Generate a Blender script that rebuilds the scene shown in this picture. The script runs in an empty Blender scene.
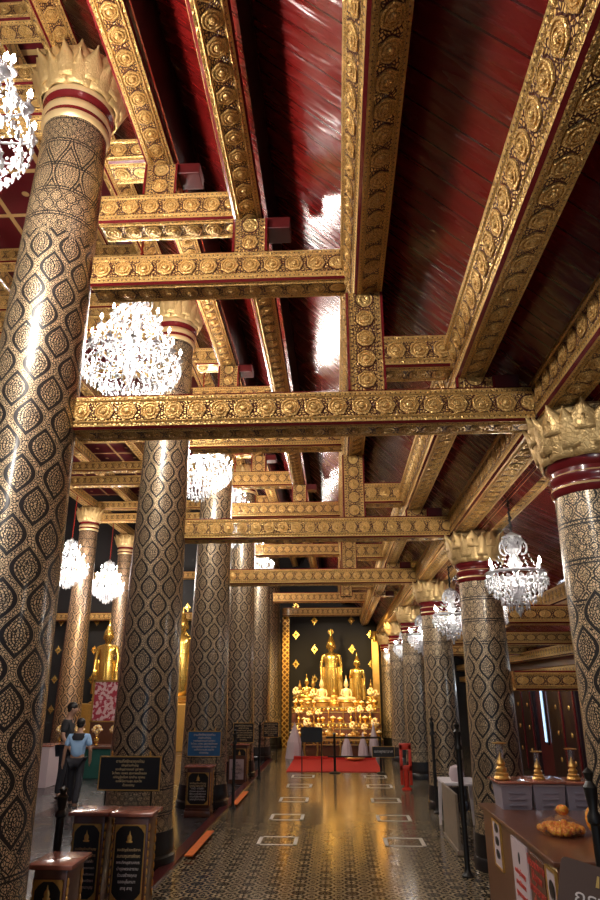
import bpy, bmesh, math, random
from math import sin, cos, pi, radians as R
from mathutils import Vector, Matrix
random.seed(7)
SC = bpy.context.scene
COL = SC.collection

# ------------------------------------------------------------------ camera
cam_d = bpy.data.cameras.new('camera'); cam = bpy.data.objects.new('camera', cam_d); COL.objects.link(cam)
cam_d.sensor_fit = 'VERTICAL'; cam_d.sensor_height = 36; cam_d.lens = 26.0
cam_d.clip_start = 0.05; cam_d.clip_end = 200
PITCH = math.atan(240/650); YAW = math.atan(37*cos(PITCH)/650)
cam.location = (0, 0, 2.2); cam.rotation_euler = (pi/2+PITCH, 0, YAW)
SC.camera = cam

# ------------------------------------------------------------------ world, exposure, big lights
w = bpy.data.worlds.new('world'); SC.world = w; w.use_nodes = True
w.node_tree.nodes['Background'].inputs[0].default_value = (0.5, 0.6, 0.8, 1)
w.node_tree.nodes['Background'].inputs[1].default_value = 0.12
SC.view_settings.view_transform = 'Standard'; SC.view_settings.look = 'None'
SC.view_settings.gamma = 1; SC.view_settings.use_curve_mapping = False
SC.view_settings.exposure = 0.68
SC.cycles.use_denoising = True
SC.cycles.max_bounces = 6; SC.cycles.diffuse_bounces = 4; SC.cycles.glossy_bounces = 3; SC.cycles.transmission_bounces = 5
SC.cycles.sample_clamp_indirect = 4
SC.cycles.caustics_reflective = False; SC.cycles.caustics_refractive = False

def light(name, typ, loc, energy, color, size=.2, rot=None, sy=None, spot=None, parent=None):
    d = bpy.data.lights.new(name, typ); d.energy = energy; d.color = color
    if typ == 'AREA':
        d.size = size
        if sy: d.shape = 'RECTANGLE'; d.size_y = sy
    else: d.shadow_soft_size = size
    if typ == 'SPOT': d.spot_size = R(spot or 60); d.spot_blend = .6
    o = bpy.data.objects.new(name, d); COL.objects.link(o); o.location = loc
    if rot: o.rotation_euler = rot
    if parent: o.parent = parent
    return o
def aim(o, t):
    o.rotation_euler = (Vector(t)-Vector(o.location)).to_track_quat('-Z', 'Y').to_euler()
BIG_W, SMALL_W = 390, 34
WARM = (1, .91, .82)
# daylight from the entrance behind the viewer
l = light('entrance_daylight', 'AREA', (0.6, -5.5, 1.8), 17, (.55, .78, 1), 3.0, (R(90), 0, 0), 2.8)
# right side aisle: added cool fill lights, then daylight through the side windows
light('side_aisle_fill', 'POINT', (4.5, 16.8, 2.3), 14, (.7,.85,1), .1)  # added fill without a fixture, brightens the pale beams
light('side_aisle_fill', 'POINT', (4.5, 11.5, 2.4), 14, (.75,.88,1), .1)
l = light('side_window_daylight', 'AREA', (5.3, 15.5, 3.6), 60, (.7, .85, 1), 5, (0, R(60), 0), .8)
# altar spotlights
for x, y, z, t, e in ((-1.6, 22.5, 5.0, (-.6, 27, 2.6), 620), (1.5, 22.5, 5.0, (.5, 27, 2.6), 620), (0, 24.5, 5.4, (-.1, 27.0, 1.2), 620)):
    aim(light('altar_spotlight', 'SPOT', (x, y, z), e, (1, .66, .26), .1, spot=62), t)
aim(light('nave_spotlight', 'SPOT', (-7, 20.5, 5), 380, (1, .72, .36), .1, spot=70), (-9, 28, 2))
# chandeliers hanging behind the viewer (outside the frame)
for y in (-1.5,):
    light('chandelier_glow', 'POINT', (-2.7, y, 6.2), BIG_W, WARM, .3)
for y in (3.2,):
    light('chandelier_glow', 'POINT', (2.2, y, 3.6), SMALL_W*.3, WARM, .15)

# ------------------------------------------------------------------ mesh helpers
class MB:
    def __init__(s): s.v=[]; s.f=[]; s.uv=[]; s.m=[]
    def add(s, vs, fs, uvs=None, mi=0):
        b=len(s.v); s.v += [tuple(p) for p in vs]
        for i,f in enumerate(fs):
            s.f.append([b+k for k in f]); s.m.append(mi if isinstance(mi,int) else mi[i])
            s.uv.append(uvs[i] if uvs else [(0,0)]*len(f))
        return s
    def box(s, x0,x1,y0,y1,z0,z1, mi=0, bev=0):
        if bev>0:
            b=min(bev,(x1-x0)/2.01,(y1-y0)/2.01,(z1-z0)/2.01)
            bm=bmesh.new(); bmesh.ops.create_cube(bm,size=1)
            for v in bm.verts: v.co=Vector(((x0+x1)/2+v.co.x*(x1-x0),(y0+y1)/2+v.co.y*(y1-y0),(z0+z1)/2+v.co.z*(z1-z0)))
            bmesh.ops.bevel(bm,geom=bm.edges[:],offset=b,segments=2,affect='EDGES',profile=.5)
            bm.verts.index_update()
            s.add([v.co[:] for v in bm.verts],[[v.index for v in f.verts] for f in bm.faces],None,mi); bm.free(); return s
        vs=[(x,y,z) for x in (x0,x1) for y in (y0,y1) for z in (z0,z1)]
        fs=[(0,1,3,2),(4,6,7,5),(0,4,5,1),(2,3,7,6),(0,2,6,4),(1,5,7,3)]
        dx,dy,dz=x1-x0,y1-y0,z1-z0
        uvs=[[(0,0),(0,dz),(dy,dz),(dy,0)],[(0,0),(dy,0),(dy,dz),(0,dz)],[(0,0),(dx,0),(dx,dz),(0,dz)],[(0,0),(0,dz),(dx,dz),(dx,0)],[(0,0),(0,dy),(dx,dy),(dx,0)],[(0,0),(dx,0),(dx,dy),(0,dy)]]
        return s.add(vs,fs,uvs,mi)
    def lathe(s, prof, seg=32, c=(0,0,0), mi=0, closed_ends=True, urep=1, sx=1, sy=1, mis=None):
        n=len(prof); vs=[]; fs=[]; uvs=[]; ms=[]
        L=[0]
        for i in range(1,n): L.append(L[-1]+math.hypot(prof[i][0]-prof[i-1][0],prof[i][1]-prof[i-1][1]))
        for (r,z) in prof:
            for k in range(seg):
                a=2*pi*k/seg; vs.append((c[0]+r*sx*cos(a),c[1]+r*sy*sin(a),c[2]+z))
        for i in range(n-1):
            for k in range(seg):
                k2=(k+1)%seg
                fs.append((i*seg+k,i*seg+k2,(i+1)*seg+k2,(i+1)*seg+k)); ms.append(mis[i] if mis else mi)
                u0,u1=k/seg*urep,(k+1)/seg*urep
                uvs.append([(u0,prof[i][1]),(u1,prof[i][1]),(u1,prof[i+1][1]),(u0,prof[i+1][1])])
        if closed_ends:
            if prof[0][0]>1e-4: fs.append(tuple(reversed(range(seg)))); uvs.append([(0,0)]*seg); ms.append(mis[0] if mis else mi)
            if prof[-1][0]>1e-4: fs.append(tuple(range((n-1)*seg,n*seg))); uvs.append([(0,0)]*seg); ms.append(mis[-1] if mis else mi)
        return s.add(vs,fs,uvs,ms)
    def loft(s, secs, seg=20, mi=0):
        # secs: (cx,cy,cz,rx,ry)
        n=len(secs); vs=[]; fs=[]
        for (x,y,z,rx,ry) in secs:
            for k in range(seg):
                a=2*pi*k/seg; vs.append((x+rx*cos(a),y+ry*sin(a),z))
        for i in range(n-1):
            for k in range(seg):
                k2=(k+1)%seg; fs.append((i*seg+k,i*seg+k2,(i+1)*seg+k2,(i+1)*seg+k))
        fs.append(tuple(reversed(range(seg)))); fs.append(tuple(range((n-1)*seg,n*seg)))
        return s.add(vs,fs,None,mi)
    def tube(s, pts, rad, seg=8, mi=0):
        pts=[Vector(p) for p in pts]; n=len(pts)
        rr=rad if isinstance(rad,(list,tuple)) else [rad]*n
        vs=[]; fs=[]; up=None
        for i,p in enumerate(pts):
            d=(pts[min(i+1,n-1)]-pts[max(i-1,0)]).normalized()
            if up is None: up=Vector((0,0,1)) if abs(d.z)<.9 else Vector((1,0,0))
            sx=d.cross(up); 
            if sx.length<1e-4: sx=d.cross(Vector((0,1,0)))
            sx.normalize(); up2=sx.cross(d).normalized(); up=up2
            for k in range(seg):
                a=2*pi*k/seg; vs.append(p+(sx*cos(a)+up2*sin(a))*rr[i])
        for i in range(n-1):
            for k in range(seg):
                k2=(k+1)%seg; fs.append((i*seg+k,i*seg+k2,(i+1)*seg+k2,(i+1)*seg+k))
        fs.append(tuple(reversed(range(seg)))); fs.append(tuple(range((n-1)*seg,n*seg)))
        return s.add(vs,fs,None,mi)
    def ell(s, c, r, seg=16, rings=10, mi=0):
        prof=[(sin(pi*i/rings),-cos(pi*i/rings)) for i in range(rings+1)]
        prof[0]=(1e-5,-1); prof[-1]=(1e-5,1)
        vs=[];fs=[]
        for (a,z) in prof:
            for k in range(seg): t=2*pi*k/seg; vs.append((c[0]+a*cos(t)*r[0],c[1]+a*sin(t)*r[1],c[2]+z*r[2]))
        for i in range(rings):
            for k in range(seg):
                k2=(k+1)%seg; fs.append((i*seg+k,i*seg+k2,(i+1)*seg+k2,(i+1)*seg+k))
        return s.add(vs,fs,None,mi)
    def octa(s, c, r, h, mi=0):
        x,y,z=c
        return s.add([(x+r,y,z),(x,y+r,z),(x-r,y,z),(x,y-r,z),(x,y,z+h*.6),(x,y,z-h)],[(0,1,4),(1,2,4),(2,3,4),(3,0,4),(1,0,5),(2,1,5),(3,2,5),(0,3,5)],None,mi)
    def prism(s, poly, axis, a0, a1, mi=0):
        # poly in 2D extruded along axis ('x','y','z')
        def P(p,t): return {'x':(t,p[0],p[1]),'y':(p[0],t,p[1]),'z':(p[0],p[1],t)}[axis]
        n=len(poly); vs=[P(p,a0) for p in poly]+[P(p,a1) for p in poly]
        fs=[tuple(range(n)),tuple(reversed(range(n,2*n)))]+[(i,i+n,(i+1)%n+n,(i+1)%n) for i in range(n)]
        return s.add(vs,fs,None,mi)
    def build(s, name, mats, parent=None, smooth=False, loc=None, fix=True):
        me=bpy.data.meshes.new(name); me.from_pydata(s.v,[],s.f)
        if not isinstance(mats,(list,tuple)): mats=[mats]
        for m in mats: me.materials.append(m)
        me.polygons.foreach_set('material_index',s.m)
        uvl=me.uv_layers.new(name='UVMap'); flat=[]
        for u in s.uv:
            for p in u: flat += [p[0],p[1]]
        uvl.data.foreach_set('uv',flat)
        if fix:
            bm=bmesh.new(); bm.from_mesh(me); bmesh.ops.recalc_face_normals(bm,faces=bm.faces[:]); bm.to_mesh(me); bm.free()
        if smooth:
            me.polygons.foreach_set('use_smooth',[True]*len(me.polygons))
            try: me.set_sharp_from_angle(angle=R(40))
            except Exception: pass
        me.update()
        o=bpy.data.objects.new(name,me); COL.objects.link(o)
        if parent: o.parent=parent
        if loc: o.location=loc
        return o

def tag(o,label=None,cat=None,group=None,kind=None):
    if label: o['label']=label
    if cat: o['category']=cat
    if group: o['group']=group
    if kind: o['kind']=kind
    return o
def thing(name,loc,label,cat,group=None,rz=0):
    o=bpy.data.objects.new(name,None); COL.objects.link(o); o.location=loc; o.rotation_euler=(0,0,rz); o.empty_display_size=.2
    return tag(o,label,cat,group)
def struct(o): o['kind']='structure'; return o
KIDS={}
def copy_tree(o,parent=None):
    c=o.copy(); COL.objects.link(c)
    if parent: c.parent=parent
    for ch in [q for q in o.children]: copy_tree(ch,c)
    return c

# ------------------------------------------------------------------ node helpers
class NT:
    def __init__(s,name):
        s.m=bpy.data.materials.new(name); s.m.use_nodes=True; s.t=s.m.node_tree; s.b=s.t.nodes['Principled BSDF']; s.t.nodes['Material Output']
    def n(s,typ,**k):
        n=s.t.nodes.new(typ)
        for a,b in k.items(): setattr(n,a,b)
        return n
    def ln(s,a,b): s.t.links.new(a,b)
    def M(s,op,a,b=None,c=None,clamp=False):
        n=s.n('ShaderNodeMath',operation=op,use_clamp=clamp)
        for i,x in enumerate((a,b,c)):
            if x is None: continue
            if isinstance(x,(int,float)): n.inputs[i].default_value=x
            else: s.ln(x,n.inputs[i])
        return n.outputs[0]
    def uv(s):
        t=s.n('ShaderNodeTexCoord'); sp=s.n('ShaderNodeSeparateXYZ'); s.ln(t.outputs['UV'],sp.inputs[0]); return t.outputs['UV'],sp.outputs[0],sp.outputs[1]
    def obj(s): return s.n('ShaderNodeTexCoord').outputs['Object']
    def mix(s,f,a,b):
        n=s.n('ShaderNodeMix',data_type='RGBA')
        for i,x in ((0,f),(6,a),(7,b)):
            if isinstance(x,(int,float)): n.inputs[i].default_value=x
            elif isinstance(x,tuple): n.inputs[i].default_value=x if len(x)==4 else x+(1,)
            else: s.ln(x,n.inputs[i])
        return n.outputs[2]
    def set(s,**k):
        for a,b in k.items():
            i=s.b.inputs[{'color':'Base Color','metal':'Metallic','rough':'Roughness','coat':'Coat Weight','coatr':'Coat Roughness','trans':'Transmission Weight','emis':'Emission Color','emit':'Emission Strength','alpha':'Alpha','ior':'IOR','spec':'Specular IOR Level','normal':'Normal','sheen':'Sheen Weight'}[a]]
            if isinstance(b,(int,float)): i.default_value=b
            elif isinstance(b,tuple): i.default_value=b if len(b)==4 else b+(1,)
            else: s.ln(b,i)
        return s
    def noise(s,vec,scale,detail=3,out='Fac'):
        n=s.n('ShaderNodeTexNoise'); n.inputs['Scale'].default_value=scale; n.inputs['Detail'].default_value=detail; s.ln(vec,n.inputs['Vector']); return n.outputs[out]
    def vor(s,vec,scale,feature='F1',dim='2D'):
        n=s.n('ShaderNodeTexVoronoi',feature=feature,voronoi_dimensions=dim); n.inputs['Scale'].default_value=scale; s.ln(vec,n.inputs['Vector']); return n.outputs['Distance']
    def bump(s,h,strength=.5,dist=.02):
        n=s.n('ShaderNodeBump'); n.inputs['Strength'].default_value=strength; n.inputs['Distance'].default_value=dist; s.ln(h,n.inputs['Height']); return n.outputs[0]
    def comb(s,x,y):
        n=s.n('ShaderNodeCombineXYZ'); 
        for i,v in enumerate((x,y)):
            if isinstance(v,(int,float)): n.inputs[i].default_value=v
            else: s.ln(v,n.inputs[i])
        return n.outputs[0]
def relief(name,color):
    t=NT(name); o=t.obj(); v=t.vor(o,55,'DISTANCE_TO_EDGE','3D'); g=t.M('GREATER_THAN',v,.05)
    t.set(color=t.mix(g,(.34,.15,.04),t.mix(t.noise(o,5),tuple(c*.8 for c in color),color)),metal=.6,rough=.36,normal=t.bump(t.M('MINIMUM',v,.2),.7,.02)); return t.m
def simple(name,color,rough=.5,metal=0,coat=0,noise=0,nscale=8,**k):
    t=NT(name); t.set(rough=rough,metal=metal,coat=coat,**k)
    if noise:
        f=t.noise(t.obj(),nscale,4)
        t.set(color=t.mix(f,tuple(c*(1-noise) for c in color),tuple(min(1,c*(1+noise)) for c in color)))
    else: t.set(color=color)
    return t.m

GOLD=(.95,.62,.22)
def mat_beam(name,ground=(.09,.018,.010),gold=GOLD,wid=.36):
    t=NT(name); uvv,u,v=t.uv()
    # edge rows of little leaves
    vv=t.M('SUBTRACT',.5,t.M('ABSOLUTE',t.M('SUBTRACT',v,.5)))   # 0 at edge .5 centre
    tri=t.M('PINGPONG',t.M('MULTIPLY',u,22),.5)                  # 0..0.5
    leaf=t.M('GREATER_THAN',t.M('MULTIPLY',tri,.26),t.M('SUBTRACT',vv,.05))
    dots=t.M('LESS_THAN',t.vor(t.comb(t.M('MULTIPLY',u,1),t.M('MULTIPLY',v,wid)),40),.42)
    isedge=t.M('LESS_THAN',vv,.2)
    line=t.M('MULTIPLY',t.M('GREATER_THAN',vv,.185),isedge)
    edgegold=t.M('MAXIMUM',t.M('MAXIMUM',leaf,t.M('MULTIPLY',dots,t.M('GREATER_THAN',vv,.1))),line)
    # centre
    uc=t.M('MULTIPLY',t.M('SUBTRACT',t.M('FRACT',t.M('DIVIDE',u,.215)),.5),.215)
    vc=t.M('MULTIPLY',t.M('SUBTRACT',v,.5),wid)
    r=t.M('SQRT',t.M('ADD',t.M('MULTIPLY',uc,uc),t.M('MULTIPLY',vc,vc)))
    vec=t.comb(u,t.M('MULTIPLY',v,wid))
    d=t.n('ShaderNodeTexNoise'); d.inputs['Scale'].default_value=14; t.ln(vec,d.inputs['Vector'])
    va=t.n('ShaderNodeVectorMath',operation='MULTIPLY_ADD'); t.ln(d.outputs['Color'],va.inputs[0]); va.inputs[1].default_value=(.05,.05,0); t.ln(vec,va.inputs[2])
    sc=t.vor(va.outputs[0],34,'DISTANCE_TO_EDGE')
    cgold=t.M('MAXIMUM',t.M('MULTIPLY',t.M('GREATER_THAN',sc,.17),t.M('GREATER_THAN',r,.10)),t.M('LESS_THAN',r,.086))
    g=t.M('ADD',t.M('MULTIPLY',isedge,edgegold),t.M('MULTIPLY',t.M('SUBTRACT',1,isedge),cgold),clamp=True)
    rings=t.M('MULTIPLY',t.M('COSINE',t.M('MULTIPLY',r,130)),t.M('LESS_THAN',r,.1))
    h=t.M('ADD',t.M('MULTIPLY',rings,.5),t.M('ADD',t.M('MINIMUM',t.M('MULTIPLY',sc,3),.8),t.M('MULTIPLY',g,.5)))
    col=t.mix(t.noise(t.obj(),1.6),tuple(c*.82 for c in gold),gold)
    t.set(color=t.mix(g,ground,col),metal=t.M('MULTIPLY',g,.62),rough=.36,normal=t.bump(h,.9,.012),coat=.1)
    return t.m
def mat_column(name,N,T,B,P=.5,tallz=None,gold=(.80,.60,.36)):
    t=NT(name); uvv,u,v=t.uv()
    a=t.M('MULTIPLY',u,N); b=t.M('DIVIDE',v,P)
    def lat(a,b):
        tri=t.M('SUBTRACT',t.M('MULTIPLY',t.M('ABSOLUTE',t.M('SUBTRACT',t.M('FRACT',a),.5)),4),1)
        cs=t.M('COSINE',t.M('MULTIPLY',b,2*pi))
        return t.M('ABSOLUTE',t.M('MULTIPLY',t.M('ADD',tri,cs),.5)),tri,cs
    c,tri,cs=lat(a,b)
    vec=t.comb(t.M('MULTIPLY',u,N*.32),v)
    d=t.n('ShaderNodeTexNoise'); d.inputs['Scale'].default_value=12; t.ln(vec,d.inputs['Vector'])
    va=t.n('ShaderNodeVectorMath',operation='MULTIPLY_ADD'); t.ln(d.outputs['Color'],va.inputs[0]); va.inputs[1].default_value=(.06,.06,0); t.ln(vec,va.inputs[2])
    vd=t.vor(va.outputs[0],46,'DISTANCE_TO_EDGE')
    fil=t.M('GREATER_THAN',vd,.15)
    inner=t.M('GREATER_THAN',c,.42)
    flame=t.M('GREATER_THAN',t.M('ABSOLUTE',t.M('SUBTRACT',t.M('FRACT',t.M('MULTIPLY',c,6.2)),.5)),.15)
    net=t.M('LESS_THAN',c,.15)
    netf=t.M('MULTIPLY',net,fil)
    cell=t.M('MULTIPLY',inner,t.M('MULTIPLY',fil,flame))
    thin=t.M('MULTIPLY',t.M('LESS_THAN',t.M('ABSOLUTE',t.M('SUBTRACT',c,.185)),.012),1)
    g1=t.M('MAXIMUM',t.M('MAXIMUM',netf,cell),thin)
    # banded zone with small lozenges and tall points
    c2,_,_=lat(t.M('MULTIPLY',a,2),t.M('DIVIDE',v,.21)); c4,_,_=lat(t.M('MULTIPLY',a,3),t.M('DIVIDE',v,.105))
    c3,_,_=lat(t.M('MULTIPLY',a,1),t.M('DIVIDE',v,.84))
    bsel=t.M('GREATER_THAN',t.M('FRACT',t.M('DIVIDE',v,.63)),.5)
    small=t.M('ADD',t.M('MULTIPLY',bsel,t.M('GREATER_THAN',t.M('ABSOLUTE',t.M('SUBTRACT',c2,.2)),.09)),t.M('MULTIPLY',t.M('SUBTRACT',1,bsel),t.M('GREATER_THAN',t.M('ABSOLUTE',t.M('SUBTRACT',c4,.25)),.11)))
    tall=t.M('MULTIPLY',t.M('GREATER_THAN',t.M('ABSOLUTE',t.M('SUBTRACT',c3,.12)),.06),t.M('GREATER_THAN',t.M('ABSOLUTE',t.M('SUBTRACT',t.M('FRACT',t.M('MULTIPLY',c3,4)),.5)),.08))
    sel=t.M('MULTIPLY',t.M('GREATER_THAN',v,tallz[0]),t.M('LESS_THAN',v,tallz[1])) if tallz else t.M('GREATER_THAN',v,99)
    pz=t.M('ADD',t.M('MULTIPLY',sel,tall),t.M('MULTIPLY',t.M('SUBTRACT',1,sel),small))
    bl=t.M('ABSOLUTE',t.M('SUBTRACT',t.M('FRACT',t.M('DIVIDE',v,.315)),.5))
    lines=t.M('LESS_THAN',t.M('ABSOLUTE',t.M('SUBTRACT',bl,.45)),.022)
    g2=t.M('MULTIPLY',t.M('MULTIPLY',pz,t.M('GREATER_THAN',vd,.13)),t.M('SUBTRACT',1,lines))
    zone=t.M('MAXIMUM',t.M('GREATER_THAN',t.M('ADD',v,t.M('MULTIPLY',tri,.10)),T),t.M('LESS_THAN',v,B))
    g=t.M('ADD',t.M('MULTIPLY',zone,g2),t.M('MULTIPLY',t.M('SUBTRACT',1,zone),g1),clamp=True)
    t.set(color=t.mix(g,(.012,.010,.010),gold),metal=t.M('MULTIPLY',g,.45),rough=.38,coat=.5,coatr=.17,normal=t.bump(g,.25,.004))
    return t.m
def mat_roof(name,col=(.22,.009,.008)):
    t=NT(name); uvv,u,v=t.uv()       # u along building, v along slope
    fr=t.M('FRACT',t.M('DIVIDE',u,.24)); gap=t.M('LESS_THAN',t.M('ABSOLUTE',t.M('SUBTRACT',fr,.5)),.035)
    bid=t.M('FLOOR',t.M('DIVIDE',u,.24)); wn=t.n('ShaderNodeTexWhiteNoise',noise_dimensions='1D'); t.ln(t.M('ADD',bid,.5),wn.inputs['W'])
    st=t.noise(t.comb(t.M('MULTIPLY',u,5),t.M('MULTIPLY',v,.9)),1.5,2)
    h=t.M('ADD',t.M('MULTIPLY',st,1.2),t.M('ADD',t.M('MULTIPLY',t.M('MULTIPLY',wn.outputs['Value'],fr),.9),t.M('MULTIPLY',gap,-.8)))
    c=t.mix(t.noise(t.comb(u,v),1.2,5),tuple(x*.55 for x in col),col)
    t.set(color=t.mix(gap,c,(.07,.004,.004)),rough=t.M('ADD',.16,t.M('MULTIPLY',st,.2)),coat=.7,coatr=.18,normal=t.bump(h,.6,.06))
    return t.m
def mat_floor(name,c1=(.18,.135,.08),c2=(.02,.016,.012),S=.31,rough=.09):
    t=NT(name); uvv,u,v=t.uv()
    fx=t.M('SUBTRACT',t.M('FRACT',t.M('DIVIDE',u,S)),.5); fy=t.M('SUBTRACT',t.M('FRACT',t.M('DIVIDE',v,S)),.5)
    r=t.M('SQRT',t.M('ADD',t.M('MULTIPLY',fx,fx),t.M('MULTIPLY',fy,fy)))
    ang=t.M('ARCTAN2',fy,fx); pet=t.M('ADD',r,t.M('MULTIPLY',t.M('COSINE',t.M('MULTIPLY',ang,8)),.05))
    p=t.M('GREATER_THAN',t.M('FRACT',t.M('MULTIPLY',pet,4.2)),.5)
    cs=t.M('SUBTRACT',t.M('ADD',t.M('ABSOLUTE',fx),t.M('ABSOLUTE',fy)),.82); dia=t.M('GREATER_THAN',cs,0)
    p=t.M('ABSOLUTE',t.M('SUBTRACT',p,dia))
    gr=t.M('GREATER_THAN',t.M('MAXIMUM',t.M('ABSOLUTE',fx),t.M('ABSOLUTE',fy)),.485)
    n=t.noise(t.comb(u,v),2.3,4)
    c=t.mix(p,c2,t.mix(n,c1,tuple(x*1.8 for x in c1)))
    t.set(color=t.mix(gr,c,(.01,.009,.008)),rough=t.M('ADD',rough,t.M('MULTIPLY',n,.12)),normal=t.bump(t.M('ADD',t.M('MULTIPLY',gr,-1),t.M('MULTIPLY',n,.4)),.08,.01),spec=.32)
    return t.m
M={}
M['beam']=mat_beam('gilded_beam_relief')
M['colL']=mat_column('lacquer_column_tall',8,6.42,1.1,.52,(6.93,7.56))
M['colR']=mat_column('lacquer_column_short',7,2.85,.75,.5)
M['colN']=mat_column('lacquer_column_nave',8,6.0,1.1,.62,(6.93,7.56),gold=(.8,.5,.28))
M['roof']=mat_roof('red_lacquer_boards')
M['floor']=mat_floor('patterned_floor_tile')
M['floorN']=mat_floor('nave_floor_tile',(.06,.055,.06),(.02,.019,.02),.5,.2)
def gold_petal():
    t=NT('gilded_petal'); f=t.vor(t.obj(),26,'DISTANCE_TO_EDGE','3D'); n=t.noise(t.obj(),7)
    t.set(color=t.mix(n,(.6,.38,.14),(.98,.72,.34)),metal=.55,rough=.38,normal=t.bump(t.M('MINIMUM',f,.1),.6,.04)); return t.m
M['petal']=gold_petal()
M['goldring']=simple('gold_ring_paint',(.9,.66,.34),.35,.5,noise=.12)
M['redring']=simple('dark_red_lacquer',(.16,.012,.014),.25,0,.4)
M['dark']=simple('black_red_timber_and_shade',(.022,.006,.006),.35,0,.2,noise=.3)  # door and window timber; also the shade painted on purlin right sides
M['maroon']=simple('maroon_lacquer',(.10,.012,.012),.3,0,.3,noise=.3)
M['goldb']=simple('bright_gold',(1,.62,.16),.22,.85,noise=.15,nscale=3)
M['goldd']=simple('dull_gold',(.72,.43,.12),.35,.7,noise=.3,nscale=20)
M['ivory']=simple('pale_gold_plaster',(.92,.70,.40),.35,.25)
M['black']=simple('black_paint',(.012,.011,.011),.35,0,.2)
M['blackm']=simple('matte_black_wall',(.018,.016,.016),.65)
M['iron']=simple('black_iron',(.015,.014,.013),.38,.3)
M['white']=simple('white_plastic',(.75,.7,.72),.4)
M['paper']=simple('pinkish_white_paper',(.62,.5,.52),.6)
M['tape']=simple('pale_tape',(.62,.55,.46),.6)
M['orange']=simple('orange_strip',(.75,.16,.02),.45,noise=.2)
M['redc']=simple('red_carpet',(.55,.025,.012),.85,noise=.25,nscale=30)
M['wood']=simple('brown_wood_veneer',(.14,.05,.025),.3,0,.3,noise=.3,nscale=14)
M['signb']=simple('brown_plate',(.10,.06,.045),.5)
M['woodr']=simple('reddish_wood_top',(.34,.12,.08),.25,0,.4,noise=.2,nscale=10)
M['textg']=simple('gold_lettering',(.85,.66,.36),.45,.2)
M['textw']=simple('white_lettering',(.75,.7,.68),.5)
M['textr']=simple('red_lettering',(.55,.07,.05),.5)
M['textk']=simple('black_lettering',(.03,.025,.03),.5)
M['green']=simple('dark_green_cloth',(.01,.09,.07),.7,noise=.2)
M['skin']=simple('skin',(.42,.24,.16),.5)
M['shirt']=simple('light_blue_shirt',(.33,.55,.85),.7,noise=.06)
M['shirtd']=simple('black_shirt',(.018,.018,.022),.75)
M['trouser']=simple('dark_trousers',(.015,.016,.024),.75)
M['hair']=simple('black_hair',(.012,.01,.01),.5)
M['redp']=simple('red_enamel',(.6,.04,.02),.35)
M['blue']=simple('blue_sheen',(.02,.12,.3),.5,noise=.4)  # blue sheen painted into the colour of a black notice panel
def glass(name,col,rough,tr=1.0,alpha=1):
    t=NT(name); t.set(color=col,rough=rough,trans=tr,ior=1.45,alpha=alpha); return t.m
M['crystal']=glass('cut_crystal',(.97,.97,1),.12,.45)
M['acrylic']=glass('clear_acrylic',(.8,.82,.85),.03,.9,.25)
M['tub']=glass('cloudy_plastic_tub',(.55,.5,.6),.35,.45,.9)
def emit(name,col,s):
    t=NT(name); t.set(color=(.9,.9,.9),emis=col,emit=s); return t.m
M['bulb']=emit('lit_bulb',(1,.93,.85),40)
M['pane']=emit('daylit_pane',(.45,.7,1),.9)
def mosaic(name,a,b,scale,rough=.5,metal=0,thr=.5):
    t=NT(name); n=t.noise(t.obj(),scale,5); f=t.M('GREATER_THAN',n,thr); t.set(color=t.mix(f,a,b),rough=rough,metal=metal,normal=t.bump(n,.3,.02)); return t.m
M['flower']=mosaic('yellow_white_flowers',(.95,.6,.12),(1,.9,.7),30)
M['garland']=mosaic('orange_marigolds',(.85,.2,.02),(1,.5,.05),60)
M['picture']=mosaic('pink_red_picture_print',(.5,.05,.08),(.85,.6,.6),9,.3)
def mat_lattice():
    t=NT('gold_lattice'); uvv,u,v=t.uv()
    a=t.M('ABSOLUTE',t.M('SINE',t.M('MULTIPLY',t.M('ADD',u,v),14))); b=t.M('ABSOLUTE',t.M('SINE',t.M('MULTIPLY',t.M('SUBTRACT',u,v),14)))
    g=t.M('LESS_THAN',t.M('MINIMUM',a,b),.45)
    t.set(color=t.mix(g,(.25,.10,.02),(1,.62,.16)),metal=.6,rough=.3,normal=t.bump(g,.5,.02)); return t.m
M['lattice']=mat_lattice()
def mat_coffer():
    t=NT('maroon_coffer_grid'); uvv,u,v=t.uv()
    S=1.15
    fx=t.M('ABSOLUTE',t.M('SUBTRACT',t.M('FRACT',t.M('DIVIDE',u,S)),.5)); fy=t.M('ABSOLUTE',t.M('SUBTRACT',t.M('FRACT',t.M('DIVIDE',v,S)),.5))
    m=t.M('MAXIMUM',fx,fy)
    g=t.M('MAXIMUM',t.M('GREATER_THAN',m,.46),t.M('LESS_THAN',t.M('SQRT',t.M('ADD',t.M('MULTIPLY',fx,fx),t.M('MULTIPLY',fy,fy))),.06))
    t.set(color=t.mix(g,(.12,.008,.012),(.9,.6,.25)),metal=t.M('MULTIPLY',g,.5),rough=.35,normal=t.bump(g,.4,.03)); return t.m
M['coffer']=mat_coffer()

# ------------------------------------------------------------------ plan (metres)
PL=[5.4+4.65*i for i in range(6)]
XL,XR,XN=-2.77,2.18,-9.4
ORD=['nearest','second','third','fourth','fifth','farthest']

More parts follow.
